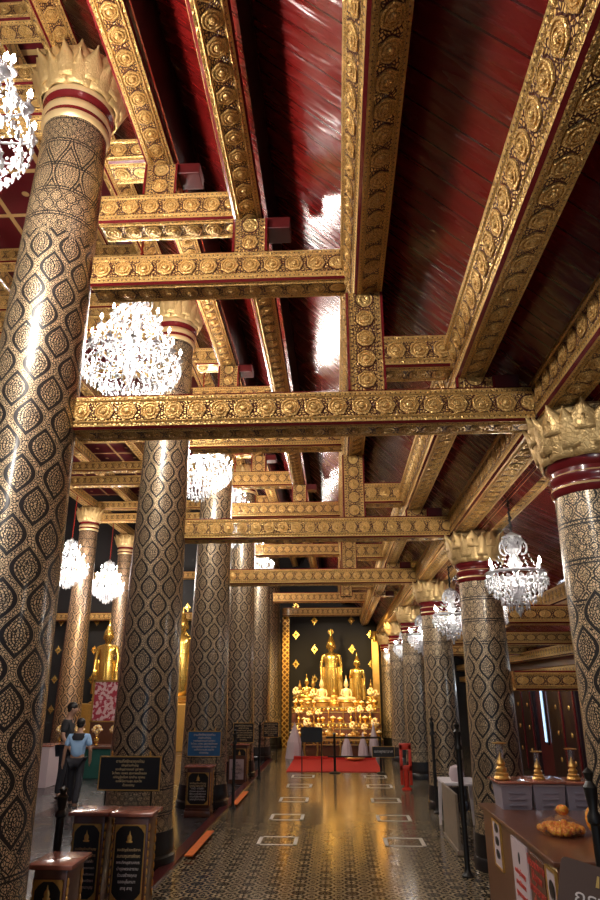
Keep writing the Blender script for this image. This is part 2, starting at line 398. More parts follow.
# ------------------------------------------------------------------ structure
def slab(name,mat,quad,th=.06,uvf=None):
    """quad: 4 points; thickness pushed up along z"""
    b=MB(); q=[Vector(p) for p in quad]; vs=q+[p+Vector((0,0,th)) for p in q]
    e1=(q[1]-q[0]).length; e2=(q[3]-q[0]).length
    uv=[(0,0),(e1,0),(e1,e2),(0,e2)]
    fs=[(3,2,1,0),(4,5,6,7)]+[(i,(i+1)%4,(i+1)%4+4,i+4) for i in range(4)]
    uvs=[[uv[3],uv[2],uv[1],uv[0]],uv]+[[(0,0)]*4]*4
    b.add(vs,fs,uvs); return struct(b.build(name,mat))
def flat(name,mat,x0,x1,y0,y1,z0,z1): return struct(MB().box(x0,x1,y0,y1,z0,z1).build(name,mat))
flat('floor',M['floor'],-2.35,5.6,-7,30.2,-.1,0)
flat('floor.001',M['floorN'],-14,-2.35,-7,30.2,-.1,-.001)
flat('trim_1',M['maroon'],-2.36,-2.2,-3,24,-.0,.035)
ROOF=lambda x: 5.35+.97*(1.3-x)
Y0,Y1=-7,30.2
slab('ceiling',M['roof'],[(2.3,Y0,ROOF(2.3)+.02),(2.3,Y1,ROOF(2.3)+.02),(-3.1,Y1,ROOF(-3.1)+.02),(-3.1,Y0,ROOF(-3.1)+.02)])
slab('ceiling.001',M['coffer'],[(-2.9,Y0,11.1),(-2.9,Y1,11.1),(-14,Y1,11.1),(-14,Y0,11.1)])
flat('wall_upper',M['roof'],-3.12,-3.02,Y0,Y1,9.55,11.1)
slab('ceiling.002',M['roof'],[(5.6,Y0,3.35),(5.6,Y1,3.35),(2.2,Y1,5.0),(2.2,Y0,5.0)])
flat('wall_left',M['maroon'],-14.1,-14,Y0,Y1,-.1,11.2)
# right wall with doors and window
flat('wall_right',M['maroon'],5.6,5.7,Y0,Y1,-.1,3.5)
# far wall with gilt blossoms
b=MB(); b.box(-14,5.6,30.0,30.2,-.1,11.2)
def blossom(b,x,z,s,y=29.99,mi=1):
    n=16; pts=[]
    for k in range(n):
        a=2*pi*k/n; r=s*(1 if k%4==0 else .55 if k%2 else .72)
        pts.append((x+r*cos(a)*.8,z+r*sin(a)))
    b.prism(pts,'y',y-.03,y,mi); b.ell((x,y-.04,z),(s*.3,.03,s*.3),8,5,mi)
zr=0
for z in [1.4+.62*i for i in range(8)]:
    zr+=1
    for k in range(-8,4):
        x=-.3+1.65*k+(0.82 if zr%2 else 0)
        if z<6.2 and x<5 and abs(x+.13)>.4: blossom(b,x+.17,z,.21)
struct(b.build('wall_back',[M['blackm'],M['goldb']]))

# gilded profile beam
def rosette(b,c,nrm,tan,r=.1,seg=14):
    nrm=Vector(nrm); tan=Vector(tan); bt=nrm.cross(tan); c=Vector(c)
    prof=[(1.0,0),(1.0,.14),(.84,.18),(.78,.05),(.68,.05),(.64,.2),(.5,.22),(.45,.1),(.36,.12),(.28,.3),(.12,.36),(.0001,.34)]
    vs=[];fs=[]
    for (q,h) in prof:
        for k in range(seg):
            a=2*pi*k/seg; rr=q*r*(1+.05*cos(a*seg/2) if q>.9 else 1)
            vs.append(c+tan*cos(a)*rr+bt*sin(a)*rr+nrm*h*r*.95)
    for i in range(len(prof)-1):
        for k in range(seg):
            k2=(k+1)%seg; fs.append((i*seg+k,i*seg+k2,(i+1)*seg+k2,(i+1)*seg+k))
    b.add(vs,fs,None,2)
def beam(name,p0,p1,wd,ht,label,cat,group=None,faces='FB',ros='FB',shadeface='',seg=12,parent=None,r=None,tilt=0):
    """p0,p1 bottom-centre line. F=-side normal, K=+side, B=bottom, T=top"""
    p0=Vector(p0);p1=Vector(p1); d=(p1-p0); L=d.length; d.normalize()
    s=Vector((-d.y,d.x,0)).normalized()*1.0; u=Vector((0,0,1))
    # s points left of travel; for d=+X s=+Y (back); front is -s
    e=.022; hw=wd/2
    cs=[(-hw+e,0),(hw-e,0),(hw,e),(hw,ht-e),(hw-e,ht),(-hw+e,ht),(-hw,ht-e),(-hw,e)]
    kinds=['B','c','K','c','T','c','F','c']
    ct,st=cos(tilt),sin(tilt); s,u=(s*ct-u*st),(u*ct+s*st)
    b=MB(); n=8
    vs=[p0+s*a+u*z for a,z in cs]+[p1+s*a+u*z for a,z in cs]
    b.add(vs,[tuple(range(n)),tuple(reversed(range(n,2*n)))],[[(0,.5)]*n]*2,1)
    for i in range(n):
        j=(i+1)%n; k=kinds[i]
        mi=1 if k=='c' else (3 if k in shadeface else 0)
        b.add([vs[i],vs[j],vs[j+n],vs[i+n]],[(0,1,2,3)],[[(0,0),(0,1),(L,1),(L,0)]],mi)
    # raised fillets along face edges + rosettes
    N=int(L/.215)
    for k in ros:
        nrm=Vector({'F':-s,'K':s,'B':-u}[k]); fw=ht if k in 'FK' else wd
        c0={'F':p0-s*hw+u*ht/2,'K':p0+s*hw+u*ht/2,'B':p0.copy()}[k]
        rr=r or min(.088,fw*.27)
        for i in range(N):
            rosette(b,c0+d*(.215*(i+.5)),nrm,d,rr,seg)
        cr=(s if k=='B' else u)
        for sg in (-1,1):
            q=c0+cr*sg*fw*.31
            t=.012
            vv=[]
            for pp in (q,q+d*L):
                vv+=[pp-cr*t,pp+nrm*t,pp+cr*t]
            b.add(vv,[(0,1,4,3),(1,2,5,4)],None,2)
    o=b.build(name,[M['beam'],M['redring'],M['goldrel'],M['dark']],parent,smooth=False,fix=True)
    if label: tag(o,label,cat,group)
    return o
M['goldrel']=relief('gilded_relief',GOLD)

# cross beams over the aisle
TILT=dict(b=R(15),c=R(21),d=R(13),e=R(13),f=R(34))
BW=.34
G='gilded cross beams above the aisle'
PN=dict(b=(1.32,4.93),c=(.36,5.87),d=(-.80,6.80),e=(-1.78,7.56),f=(-2.8,8.78))
for n in range(4):
    y=PL[n]; o=ORD[n]; sg=14 if n<2 else 8
    if n<3: beam('cross_beam',(XL+.35,y+BW/2,4.44),(1.80,y+BW/2,4.44),BW,.34,f'long gilded rosette beam spanning the whole aisle low at the {o} pair of columns','beam',G,seg=sg)
    beam('cross_beam',(.50,y+BW/2,5.0),(1.16,y+BW/2,5.0),BW,.34,f'short gilded beam between two ceiling beams right of the middle, {o} row','beam','short gilded beams right of the king posts',seg=sg)
    beam('cross_beam',(XL+.38,y+BW/2,5.99),(.16,y+BW/2,5.99),BW,.36,f'gilded beam from the {o} tall left column to the middle ceiling beam','beam',G,seg=sg)
    beam('cross_beam',(XL+.38,y+BW/2,6.76),(-.96,y+BW/2,6.76),BW,.36,f'gilded beam third level up, reaching left to the {o} tall left column','beam',G,seg=sg)
    beam('cross_beam',(XL+.40,y+BW/2,7.55),(-1.94,y+BW/2,7.55),BW,.34,f'shortest top gilded beam beside the crown of the {o} tall left column','beam',G,seg=sg)
    def post(x,z0,z1,nm,br=True):
        b=MB(); hw=.165; H=z1-z0
        for (ax,s0) in ((0,-1),):
            pass
        # front face & sides with uv v across
        x0,x1,ya,yb=x-hw,x+hw,y+.02,y+BW-.02
        def q(a,bq,c,dq): b.add([a,bq,c,dq],[(0,1,2,3)],[[(0,0),(0,1),(H,1),(H,0)]],0)
        q((x0,ya,z0),(x1,ya,z0),(x1,ya,z1),(x0,ya,z1)); q((x1,ya,z0),(x1,yb,z0),(x1,yb,z1),(x1,ya,z1))
        q((x1,yb,z0),(x0,yb,z0),(x0,yb,z1),(x1,yb,z1)); q((x0,yb,z0),(x0,ya,z0),(x0,ya,z1),(x0,yb,z1))
        b.add([(x0,ya,z0),(x1,ya,z0),(x1,yb,z0),(x0,yb,z0),(x0,ya,z1),(x1,ya,z1),(x1,yb,z1),(x0,yb,z1)],[(3,2,1,0),(4,5,6,7)],None,1)
        for k in range(int(H/.215)): rosette(b,(x,ya,z0+.1075+.215*k),(0,-1,0),(1,0,0),.085,sg)
        for sx in (-1,1): b.box(x+sx*hw-.012,x+sx*hw+.012,ya-.012,ya+.01,z0,z1,1)
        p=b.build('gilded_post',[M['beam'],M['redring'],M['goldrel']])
        tag(p,f'gilded upright post {nm}, {o} row','post','gilded posts between beams')
        if br: MB().box(x+hw,x+hw+.24,y+.05,y+.3,z1-.1,z1+.04,0,.01).build('bracket_block',M['maroon'],p)
    post(1.31,4.78,4.88,'under the right-hand long ceiling beam'); post(.33,4.78,5.82,'carrying the middle long ceiling beam',False)
    post(-.8,6.35,6.75,'left of the middle carrying a long ceiling beam'); post(-1.78,7.12,7.51,'highest, next to the tall left column')
for n in (4,5):
    y=PL[n]
    beam('cross_beam',(XL+.5,y+.15,5.2),(1.75,y+.15,5.2),.3,.34,f'gilded beam across the far end of the aisle in front of the altar, {"nearer" if n==4 else "farther"} one','beam',G,seg=8)
# long purlins
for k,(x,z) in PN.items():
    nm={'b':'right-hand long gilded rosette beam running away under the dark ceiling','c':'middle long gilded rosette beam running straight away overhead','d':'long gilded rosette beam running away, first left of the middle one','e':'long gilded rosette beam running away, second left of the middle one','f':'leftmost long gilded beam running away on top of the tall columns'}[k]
    beam('ceiling_beam',(x+(.03 if k=='c' else -.02),.2,z-.02),(x+(.03 if k=='c' else -.02),29.9,z-.02),.31,.40,nm,'beam','long gilded beams under the sloping ceiling',ros='B'+('K' if k in 'bcf' else ''),shadeface='F',tilt=TILT[k])  # right sides coloured dark for the shade away from the left chandeliers
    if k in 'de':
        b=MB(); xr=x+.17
        b.prism([(xr,z+.02),(xr,ROOF(xr)+.0),(xr+.07,ROOF(xr+.07)),(xr+.07,ROOF(xr+.07)-.08)],'y',.2,29.9)  # narrow dark stripe along the beam's right side, up to the roof boards
        tag(b.build('dark_ceiling_stripe',M['dark']),{'d':'broad dark stripe right of the first long beam left of middle','e':'dark stripe right of the second long beam left of middle'}[k],'ceiling_stripe')
# wall plate over right columns
beam('ceiling_beam',(1.97,.2,4.47),(1.97,29.9,4.47),.32,.38,'long gilded beam facing the aisle above the right columns','beam','beams over the right columns',ros='KB',seg=12,r=.085)
beam('ceiling_beam',(2.38,.2,4.47),(2.38,29.9,4.47),.36,.36,'outer long gilded beam above the right columns on the side aisle side','beam','beams over the right columns',ros='BK',seg=12,r=.085)

# ------------------------------------------------------------------ columns
def petals(b,n,r,z,w,h,lean,curl,ph=0,mi=0):
    for k in range(n):
        a=2*pi*(k+ph)/n; ca,sa=cos(a),sin(a); U,V=7,6; vs=[];fs=[]
        for i in range(U+1):
            t=i/U; ww=w*(max(0,1-t**1.9)*(.85+.25*sin(pi*min(1,t*1.3))))
            out=lean*t+curl*max(0,t-.55)**2*4
            for j in range(V+1):
                q=(j/V-.5)*2; bul=(1-q*q)*w*.22*(1-t*.6)
                rr=r+out+bul; x=q*ww/2
                vs.append((rr*ca-x*sa,rr*sa+x*ca,z+h*t))
        for i in range(U):
            for j in range(V):
                o=i*(V+1)+j; fs.append((o,o+1,o+V+2,o+V+1))
        b.add(vs,fs,None,mi)
def make_column(kind,label,group,x,y,proto=None):
    if proto:
        c=copy_tree(proto); c.location=(x,y,0); c['label']=label; return c
    t=thing('temple_column',(x,y,0),label,'column',group)
    if kind=='L': r0,rm,rt,zt,cap,mat,rings=.47,.43,.33,7.9,8.78,M['colL'],.4
    elif kind=='N': r0,rm,rt,zt,cap,mat,rings=.47,.43,.33,7.9,8.78,M['colN'],.4
    else: r0,rm,rt,zt,cap,mat,rings=.36,.335,.30,3.72,4.46,M['colR'],.3
    MB().lathe([(r0*1.12,0),(r0*1.12,.12),(r0*1.06,.15),(r0*1.09,.2),(r0*1.06,.25),(r0*1.03,.42)],48,mis=[0,0,0,0,0,0]).build('column_base',[M['black'],M['goldd']],t,True)
    prof=[]
    for i in range(25):
        q=i/24; z=.42+(zt-.42)*q
        r=r0+(rm-r0)*min(1,q/.3) if q<.3 else rm+(rt-rm)*(q-.3)/.7
        prof.append((r,z))
    MB().lathe(prof,64).build('shaft',mat,t,True)
    h=rings
    p=[(rt*1.0,zt-.01),(rt*1.06,zt+.02*h),(rt*1.1,zt+.15*h),(rt*1.06,zt+.22*h),(rt*1.06,zt+.3*h),(rt*1.12,zt+.38*h),(rt*1.12,zt+.5*h),(rt*1.06,zt+.56*h),(rt*1.06,zt+.68*h),(rt*1.15,zt+.78*h),(rt*1.17,zt+.95*h),(rt*1.1,zt+1.02*h)]
    if kind=='R': mis=[1,1,0,1,1,1,0,1,1,1,0]
    else: mis=[0,0,1,1,0,0,0,1,1,0,0]
    nr=MB(); nr.lathe(p,48,mis=mis); nr.build('neck_ring',[M['goldring'],M['redring']],t,True)
    zc=zt+h; hc=cap-zc
    c=MB(); cf=.86 if kind=='R' else 1; c.lathe([(rt*1.03,zc-.02),(rt*1.08*cf**.3,zc+.1),(rt*1.28*cf,zc+hc*.6),(rt*1.42*cf,zc+hc*.92),(rt*1.3*cf,cap)],32)
    n=10; fl=.78 if kind=='R' else 1
    petals(c,n,rt*1.06,zc-.03,2*pi*rt*1.3/n*1.2,hc*.72,rt*.52*fl,.02*fl)
    petals(c,n,rt*1.14,zc+hc*.08,2*pi*rt*1.45/n*1.15,hc*.78,rt*.50*fl,.015*fl,.5)
    petals(c,n,rt*1.28,zc+hc*.38,2*pi*rt*1.5/n*1.1,hc*.62,rt*.22*fl,.01*fl)
    co=c.build('lotus_capital',M['petal'],t,True,fix=False)
    sm=co.modifiers.new('s','SOLIDIFY'); sm.thickness=.015
    return t
p=None
for n,y in enumerate(PL):
    q=make_column('L',['huge black and gold lacquered column filling the left edge, nearest of the tall left row','tall black and gold lacquered column behind the donation boxes, second of the left row','tall black and gold column behind the blue-lit notice, third of the left row','tall black and gold column fourth along the left row, beside the white notice','fifth column along the tall left row, mostly hidden behind the fourth','last thin-looking column of the tall left row by the altar'][n],'tall lacquered columns left of the aisle',XL,y,p)
    if p is None: p=q
p=None
for n,y in enumerate(PL):
    q=make_column('R',['short black and gold column cut by the right edge, nearest of the right row','short black and gold column behind the counter, second of the right row','short black and gold column behind the white plastic table, third of the right row','short black and gold column behind the red stand, fourth of the right row','fifth column along the short right row','last column of the short right row beside the altar'][n],'short lacquered columns right of the aisle',XR,y,p)
    if p is None: p=q
p=None
for n in (4,5):
    q=make_column('N',['slender column of the far left row between the two hanging chandeliers','farther column of the far left row beside the right hanging chandelier'][n-4],'columns of the far left row',XN,PL[n],p)
    if p is None: p=q

# nave beams
GN='gilded beams over the left nave'
for n in range(5):
    y=PL[n]
    for (z,lv) in ((8.3,'lower'),(8.78,'middle'),(9.85,'upper')):
        beam('cross_beam',(XN,y+.17,z),(XL-.42,y+.17,z),.34,.32,f'{lv} gilded cross beam spanning the left nave at the {ORD[n]} tall column','beam',GN,seg=8)
for x,z,nm in ((XN,8.8,'over the far left columns'),(-8.3,9.4,'right of the far left columns'),(-7.0,10.2,'high near the middle of the left nave'),(-4.4,10.2,'high on the near side of the left nave'),(XN,6.9,'low between the far left columns'),(XN,5.1,'lowest between the far left columns')):
    if z<8: 
        beam('cross_beam',(-13.9,29.2,z),(XL-.6,29.2,z),.3,.32,'gilded beam '+('upper' if z>6 else 'lower')+' across the far end of the left nave','beam',GN,seg=6)
    else: beam('ceiling_beam',(x,.5,z),(x,29.9,z),.34,.36,'long gilded beam running away '+nm,'beam',GN,seg=6,ros='F' if x<-8.5 else 'B')
# side aisle beams right
for n in (0,1,2,3):
    y=PL[n]
    beam('cross_beam',(2.55,y+.1,3.12),(5.6,y+.1,3.12),.26,.27,f'gilded beam from the {ORD[n]} short right column to the side wall, upper one','beam','gilded beams of the right side aisle',seg=8,r=.06)
    beam('cross_beam',(2.55,y+.1,2.2),(5.6,y+.1,2.2),.26,.26,f'gilded beam from the {ORD[n]} short right column to the side wall, lower one','beam','gilded beams of the right side aisle',seg=8,r=.06) if n==1 else None
beam('ceiling_beam',(4.0,.5,3.62),(4.0,29.9,3.62),.3,.3,'long gilded beam under the red ceiling of the right side aisle','beam','gilded beams of the right side aisle',seg=8,ros='BK')
beam('ceiling_beam',(5.3,.5,2.95),(5.3,29.9,2.95),.25,.26,'pale daylit long beam low along the right side wall','beam','gilded beams of the right side aisle',seg=8,ros='K')
beam('ceiling_beam',(5.38,.5,2.5),(5.38,29.9,2.5),.25,.24,'second pale long beam just below on the right side wall','beam','gilded beams of the right side aisle',seg=8,ros='K')
# right wall pieces
for i,(y0,y1) in enumerate(((13.2,15.2),(16.4,18.6),(20.0,22.2))):
    b=MB(); b.box(5.5,5.6,y0,y1,0,2.3); b.box(5.47,5.5,y0+.1,y0+.18,.1,2.2,1); b.box(5.47,5.5,(y0+y1)/2-.04,(y0+y1)/2+.04,.1,2.2,1)
    d=struct(b.build(f'door_{i+1}',[M['dark'],M['redring']]))
    bb=MB()
    for k in range(3):
        for j in range(2): bb.ell((5.48,y0+.5+j*1.0,.6+.6*k),(.02,.06,.06),8,5)
    bb.build('gilt_studs',M['goldd'],d,True)
for i,(y0,y1,z0,z1) in enumerate(((15.7,15.85,.9,2.2),(19.2,19.3,.9,2.2),(15.3,15.5,.3,1.1))):
    wv=struct(MB().box(5.56,5.6,y0-.06,y1+.06,z0-.06,z1+.06).build(f'window_{i+1}',M['dark'])); MB().box(5.53,5.57,y0,y1,z0,z1).build('window_pane',M['pane'],wv)

# ------------------------------------------------------------------ chandeliers
def bead_string(b,p0,p1,n,sag,r):
    p0=Vector(p0);p1=Vector(p1)
    for i in range(n):
        t=(i+.5)/n; p=p0.lerp(p1,t); p.z-=sag*4*t*(1-t)
        b.octa(p,r*random.uniform(.8,1.3),r*1.8)
def make_chandelier(big,label,group,watt):
    t=thing('chandelier',(0,0,0),label,'chandelier',group)
    s=1.0 if big else .62
    # z=0 is the bottom tip
    if big:
        H=1.75; tiers=[(1.62,.14,0),(1.30,.30,6),(.98,.48,10),(.62,.66,14)]
    else:
        H=.98; tiers=[(.92,.14,0),(.40,.33,6)]
    st=MB()
    if big: st.lathe([(.02,.25),(.05,.4),(.09,.55),(.04,.75),(.03,.95),(.11,1.05),(.05,1.2),(.03,1.35),(.08,1.45),(.05,1.6),(.1,1.68),(.02,1.78)],16)
    else: st.lathe([(.02,.1),(.05,.2),(.09,.3),(.03,.4),(.03,.5),(.10,.58),(.05,.68),(.09,.76),(.05,.84),(.12,.92),(.02,.98)],16)
    st.build('glass_stem',M['crystal'],t,True)
    ch=MB(); top=H+(1.6 if big else .42)
    z=H; k=0
    while z<top:
        ch.tube([(-.02 if k%2 else 0,0 if k%2 else -.02,z),(.02 if k%2 else 0,0 if k%2 else .02,z+.03),(0,0,z+.07)],.011 if big else .012,6); z+=.05; k+=1
    ch.tube([(0,0,H-.02),(0,0,top)],.012,6)
    ch.build('chain',M['redp'] if big else M['iron'],t)
    # crown scrolls
    cr=MB()
    for k in range(6 if big else 5):
        a=2*pi*k/(6 if big else 5); pts=[]
        zz=1.5 if big else .74; w=.2 if big else .15
        for i in range(12):
            q=i/11; ang=-pi*.6+q*pi*1.5; rr=w*.45
            px=w*.75+rr*cos(ang)*(1-.4*q); pz=zz+rr*1.5*sin(ang)*(1-.3*q)+.06
            pts.append((px*cos(a),px*sin(a),pz))
        cr.tube(pts,.014,6)
    cr.build('crown_scrolls',M['crystal'],t,True)
    random.seed(3)
    for (zt,rr,nb) in tiers:
        for k in range(nb):
            a=2*pi*(k+.25)/nb; c,sn=cos(a),sin(a)
            arm=MB(); pts=[]
            for i in range(8):
                q=i/7; r=.05+(rr-.05)*q; pts.append((r*c,r*sn,zt-.09*sin(q*pi)-(.02 if big else .0)+.03*q))
            arm.tube(pts,.009,6)
            arm.lathe([(.008,0),(.045,.02),(.05,.035),(.012,.04),(.013,.12),(.0001,.125)],10,(rr*c,rr*sn,zt+.02))
            ao=arm.build('arm',M['crystal'],t,True)
            bl=MB(); bl.lathe([(.0001,0),(.016,.012),(.02,.035),(.012,.065),(.0001,.09)],8,(rr*c,rr*sn,zt+.145)); bl.build('bulb',M['bulb'],ao,True)
    drops=MB()
    ring=lambda zt,rr,n,ln,r: [drops.octa((rr*cos(2*pi*k/n),rr*sin(2*pi*k/n),zt-ln*random.uniform(.3,1)),r*random.uniform(.8,1.25),r*2.2) for k in range(n)]
    if big:
        for (zt,rr,n) in ((1.62,.16,14),(1.3,.32,24),(.98,.5,36),(.62,.68,52),(.5,.62,44),(.4,.5,40),(.3,.38,30),(.2,.25,20),(.1,.13,12)):
            ring(zt,rr,n,.05,.02); ring(zt-.05,rr,n,.05,.017); ring(zt+.02,rr*.96,n,.02,.014)
        for (za,ra,zb,rb,n) in ((1.66,.1,1.3,.3,10),(1.5,.08,.98,.46,12),(1.3,.3,.98,.5,16),(.98,.5,.62,.68,20),(.62,.68,.02,.04,26),(1.0,.1,.62,.66,16)):
            for k in range(n):
                a=2*pi*k/n; bead_string(drops,(ra*cos(a),ra*sin(a),za),(rb*cos(a),rb*sin(a),zb),11,.05 if zb>.1 else -.03,.012)
    else:
        for (zt,rr,n) in ((.92,.12,12),(.42,.37,30),(.36,.34,28),(.29,.28,24),(.2,.2,18),(.12,.12,12),(.44,.3,24)):
            ring(zt,rr,n,.05,.017); ring(zt-.05,rr,n,.05,.015)
        for (za,ra,zb,rb,n) in ((.9,.1,.42,.35,10),(.42,.37,.01,.03,18),(.42,.18,.02,.03,12)):
            for k in range(n):
                a=2*pi*k/n; bead_string(drops,(ra*cos(a),ra*sin(a),za),(rb*cos(a),rb*sin(a),zb),10,.06 if zb>.3 else -.05,.011)
        drops.lathe([(.36,.44),(.38,.46),(.36,.48),(.35,.46),(.36,.44)],32,closed_ends=False)
    drops.octa((0,0,0),.03,.07)
    drops.build('crystal_drops',M['crystal'],t)
    light('chandelier_glow','POINT',(0,0,.75 if big else .45),watt,WARM,.3 if big else .15,parent=t)
    return t
c0=make_chandelier(True,'huge lit crystal chandelier cut off by the upper left edge','large crystal chandeliers along the left columns',BIG_W)
c0.location=(-2.77,3.3,5.4)
for y,z,l in ((7.75,5.75,'large glowing crystal chandelier between the first two tall left columns'),(12.4,5.75,'large crystal chandelier hanging in front of the third tall left column'),(17.0,5.75,'large crystal chandelier hanging between the third and fourth tall columns'),(21.7,5.4,'small-looking far crystal chandelier hanging near the fifth tall column')):
    c=copy_tree(c0); c.location=(-2.72,y,z); c['label']=l
for x,y,z,l in ((-9.3,22.3,5.5,'crystal chandelier on a red chain, left of the slender far left column'),(-9.3,26.4,5.5,'crystal chandelier on a red chain, right of the slender far left column')):
    c=copy_tree(c0); c.location=(x,y,z); c['label']=l
s0=make_chandelier(False,'small candle chandelier nearest on the right, hung on a black chain between short columns','small candle chandeliers along the right columns',SMALL_W)
s0.location=(2.22,8.15,3.08)
for y,l in ((12.9,'small candle chandelier second from the right edge, beside the second short column'),(17.6,'small candle chandelier third along the right row'),(22.2,'small candle chandelier fourth along the right row'),(26.8,'farthest small candle chandelier of the right row')):
    c=copy_tree(s0); c.location=(2.22,y,3.08); c['label']=l
# ------------------------------------------------------------------ lettering
def text(name,s,size,loc,rot,mat,parent=None,align='CENTER',ext=.002,space=1.0,maxw=None):
    cu=bpy.data.curves.new(name,'FONT'); cu.body=s; cu.size=size; cu.align_x=align; cu.align_y='CENTER'; cu.extrude=ext; cu.space_line=space; cu.resolution_u=2
    o=bpy.data.objects.new(name,cu); COL.objects.link(o)
    dg=bpy.context.evaluated_depsgraph_get(); dg.update()
    me=bpy.data.meshes.new_from_object(o.evaluated_get(dg)); bpy.data.objects.remove(o); me.materials.clear(); me.materials.append(mat)
    q=bpy.data.objects.new(name,me); COL.objects.link(q); q.location=loc; q.rotation_euler=rot
    if maxw and len(me.vertices):
        W=max(v.co.x for v in me.vertices)-min(v.co.x for v in me.vertices)
        if W>maxw:
            for v in me.vertices: v.co.x*=maxw/W; v.co.y*=max(.7,maxw/W)
    if parent: q.parent=parent
    return q
FRONT=(R(90),0,0); SIDE=(R(90),0,R(-90))
def rrect(w,h,r,n=5,cut=False):
    pts=[]
    for cx,cz,a0 in ((w/2-r,h/2-r,0),(-w/2+r,h/2-r,90),(-w/2+r,-h/2+r,180),(w/2-r,-h/2+r,270)):
        for k in range(n+1):
            a=R(a0+90*k/n)
            if cut: pts.append((cx+r-r*cos(R(a0+90*(n-k)/n)) if 0 else cx+r*cos(a),cz+r*sin(a)))
            else: pts.append((cx+r*cos(a),cz+r*sin(a)))
    return pts
def frame(b,w,h,t,d,mi=0,y=0,zc=0,xc=0):
    b.box(xc-w/2,xc+w/2,y-d,y,zc+h/2-t,zc+h/2,mi); b.box(xc-w/2,xc+w/2,y-d,y,zc-h/2,zc-h/2+t,mi)
    b.box(xc-w/2,xc-w/2+t,y-d,y,zc-h/2,zc+h/2,mi); b.box(xc+w/2-t,xc+w/2,y-d,y,zc-h/2,zc+h/2,mi)

# donation boxes ---------------------------------------------------
def donation_box(loc,w,d,h,label,lines,rz=0,group='dark donation boxes along the left columns'):
    t=thing('donation_box',loc,label,'donation box',group,rz)
    b=MB(); b.box(-w/2+.02,w/2-.02,-d/2+.02,d/2-.02,.10,h-.04,0,.01); b.box(-w/2,w/2,-d/2,d/2,0,.11,0,.008); b.box(-w/2+.01,w/2-.01,-d/2+.01,d/2-.01,.11,.15,0,.008)
    for sx in (-1,1):   # carved gilt side strip
        for k in range(9): b.ell((sx*(w/2-.018),-d/2+.05+.0*k,.22+k*(h-.36)/8),(.012,.02,.035),8,5,1)
        for k in range(9): b.ell((sx*(w/2-.018),d/2-.06,.22+k*(h-.36)/8),(.012,.02,.035),8,5,1)
    b.build('cabinet_body',[M['wood'],M['goldd']],t,True)
    MB().box(-w/2-.03,w/2+.03,-d/2-.03,d/2+.03,h-.04,h,0,.012).build('top_board',M['woodr'],t,True)
    ph=h-.34; pw=w-.1; zc=.2+ph/2+.02
    p=MB(); p.prism([(x,z+zc) for x,z in rrect(pw,ph,.05)],'y',-d/2-.004,-d/2+.02,0); frame(p,pw+.02,ph+.02,.012,.012,1,-d/2+.004,zc)
    for sx in (-1,1):
        for sz in (-1,1):
            cx,cz=sx*pw/2,zc+sz*ph/2
            p.prism([(cx,cz),(cx-sx*.07,cz),(cx-sx*.03,cz-sz*.03),(cx,cz-sz*.07)],'y',-d/2-.012,-d/2,1)
    po=p.build('notice_panel',[M['black'],M['goldd']],t)
    e=MB(); z=zc+ph*.33
    e.lathe([(.03,0),(.035,.012),(.02,.02),(.026,.04),(.02,.06),(.008,.075),(.0001,.11)],10,(0,-d/2-.012,z-.04),sy=.25); e.build('gilt_emblem',M['goldd'],po,True)
    n=len(lines)
    for k,s in enumerate(lines):
        text('lettering',s,(.055 if k==1 else .034)*w/.36,(0,-d/2-.008,zc+ph*.17-k*ph*.085),FRONT,M['textw'] if k>1 else M['textg'],po,maxw=pw*.8)
    return t
LT=['ขอเชิญร่วมทำบุญ','บูรณะพระวิหาร','ค่าน้ำ ค่าไฟฟ้า','บำรุงพระพุทธศาสนา','เพื่อความเป็นสิริมงคล','ตามกำลังศรัทธา','ขออนุโมทนาบุญ']
LT2=['ขอเชิญร่วมบริจาค','สมทบทุนการศึกษา','พระภิกษุสามเณร','บำรุงพระอาราม','ร่วมสร้างกุศล','ขออนุโมทนา','สาธุ สาธุ']
donation_box((-2.62,7.78,0),.37,.38,1.0,'dark wooden donation box with black notice panel, left one of the touching pair',LT)
donation_box((-2.16,7.76,0),.40,.38,1.0,'dark wooden donation box with black notice panel, right one of the touching pair',LT2)
donation_box((-2.62,13.6,0),.48,.4,.86,'donation box under the blue-lit framed notice at the third left column',LT)
donation_box((-2.52,18.35,0),.42,.35,.9,'donation box behind the small white notice at the fourth left column',LT2)
donation_box((-2.37,6.27,0),.32,.42,.86,'low donation box with pinkish lit top, nearest in the lower left corner',LT2)
donation_box((-2.95,11.6,0),.34,.5,.95,'narrow pale-topped donation box between second and third left columns',LT)

# framed black notices on stands
def notice(x,y,z0,z1,w,label,lines,mat,legs=True,bg='black',rz=0):
    t=thing('notice_board',(x,y,0),label,'sign','framed black notices by the left columns',rz)
    h=z1-z0; zc=(z0+z1)/2
    b=MB(); b.prism([(px,pz+zc) for px,pz in rrect(w,h,.012)],'y',-.012,.012); bo=b.build('panel',M[bg],t)
    f=MB(); frame(f,w+.02,h+.02,.014,.03,0,.012,zc)
    for sx in (-1,1):
        f.lathe([(.014,0),(.02,.015),(.01,.03),(.016,.045),(.0001,.08)],8,(sx*w*.32,0,z1))
    f.build('gilt_frame',M['goldd'],t,True)
    n=len(lines); 
    for k,s in enumerate(lines):
        text('lettering',s,h*(.125 if k==0 else .10),(0,-.016,z1-h*(.14+.84*k/n)),FRONT,mat,bo,maxw=w*.88)
    if legs:
        l=MB()
        for sx in (-1,1): l.tube([(sx*w*.38,.01,0),(sx*w*.38,.01,z0)],.012,8); l.box(sx*w*.38-.02,sx*w*.38+.02,-.1,.12,0,.02)
        l.build('stand_legs',M['iron'],t)
    return t
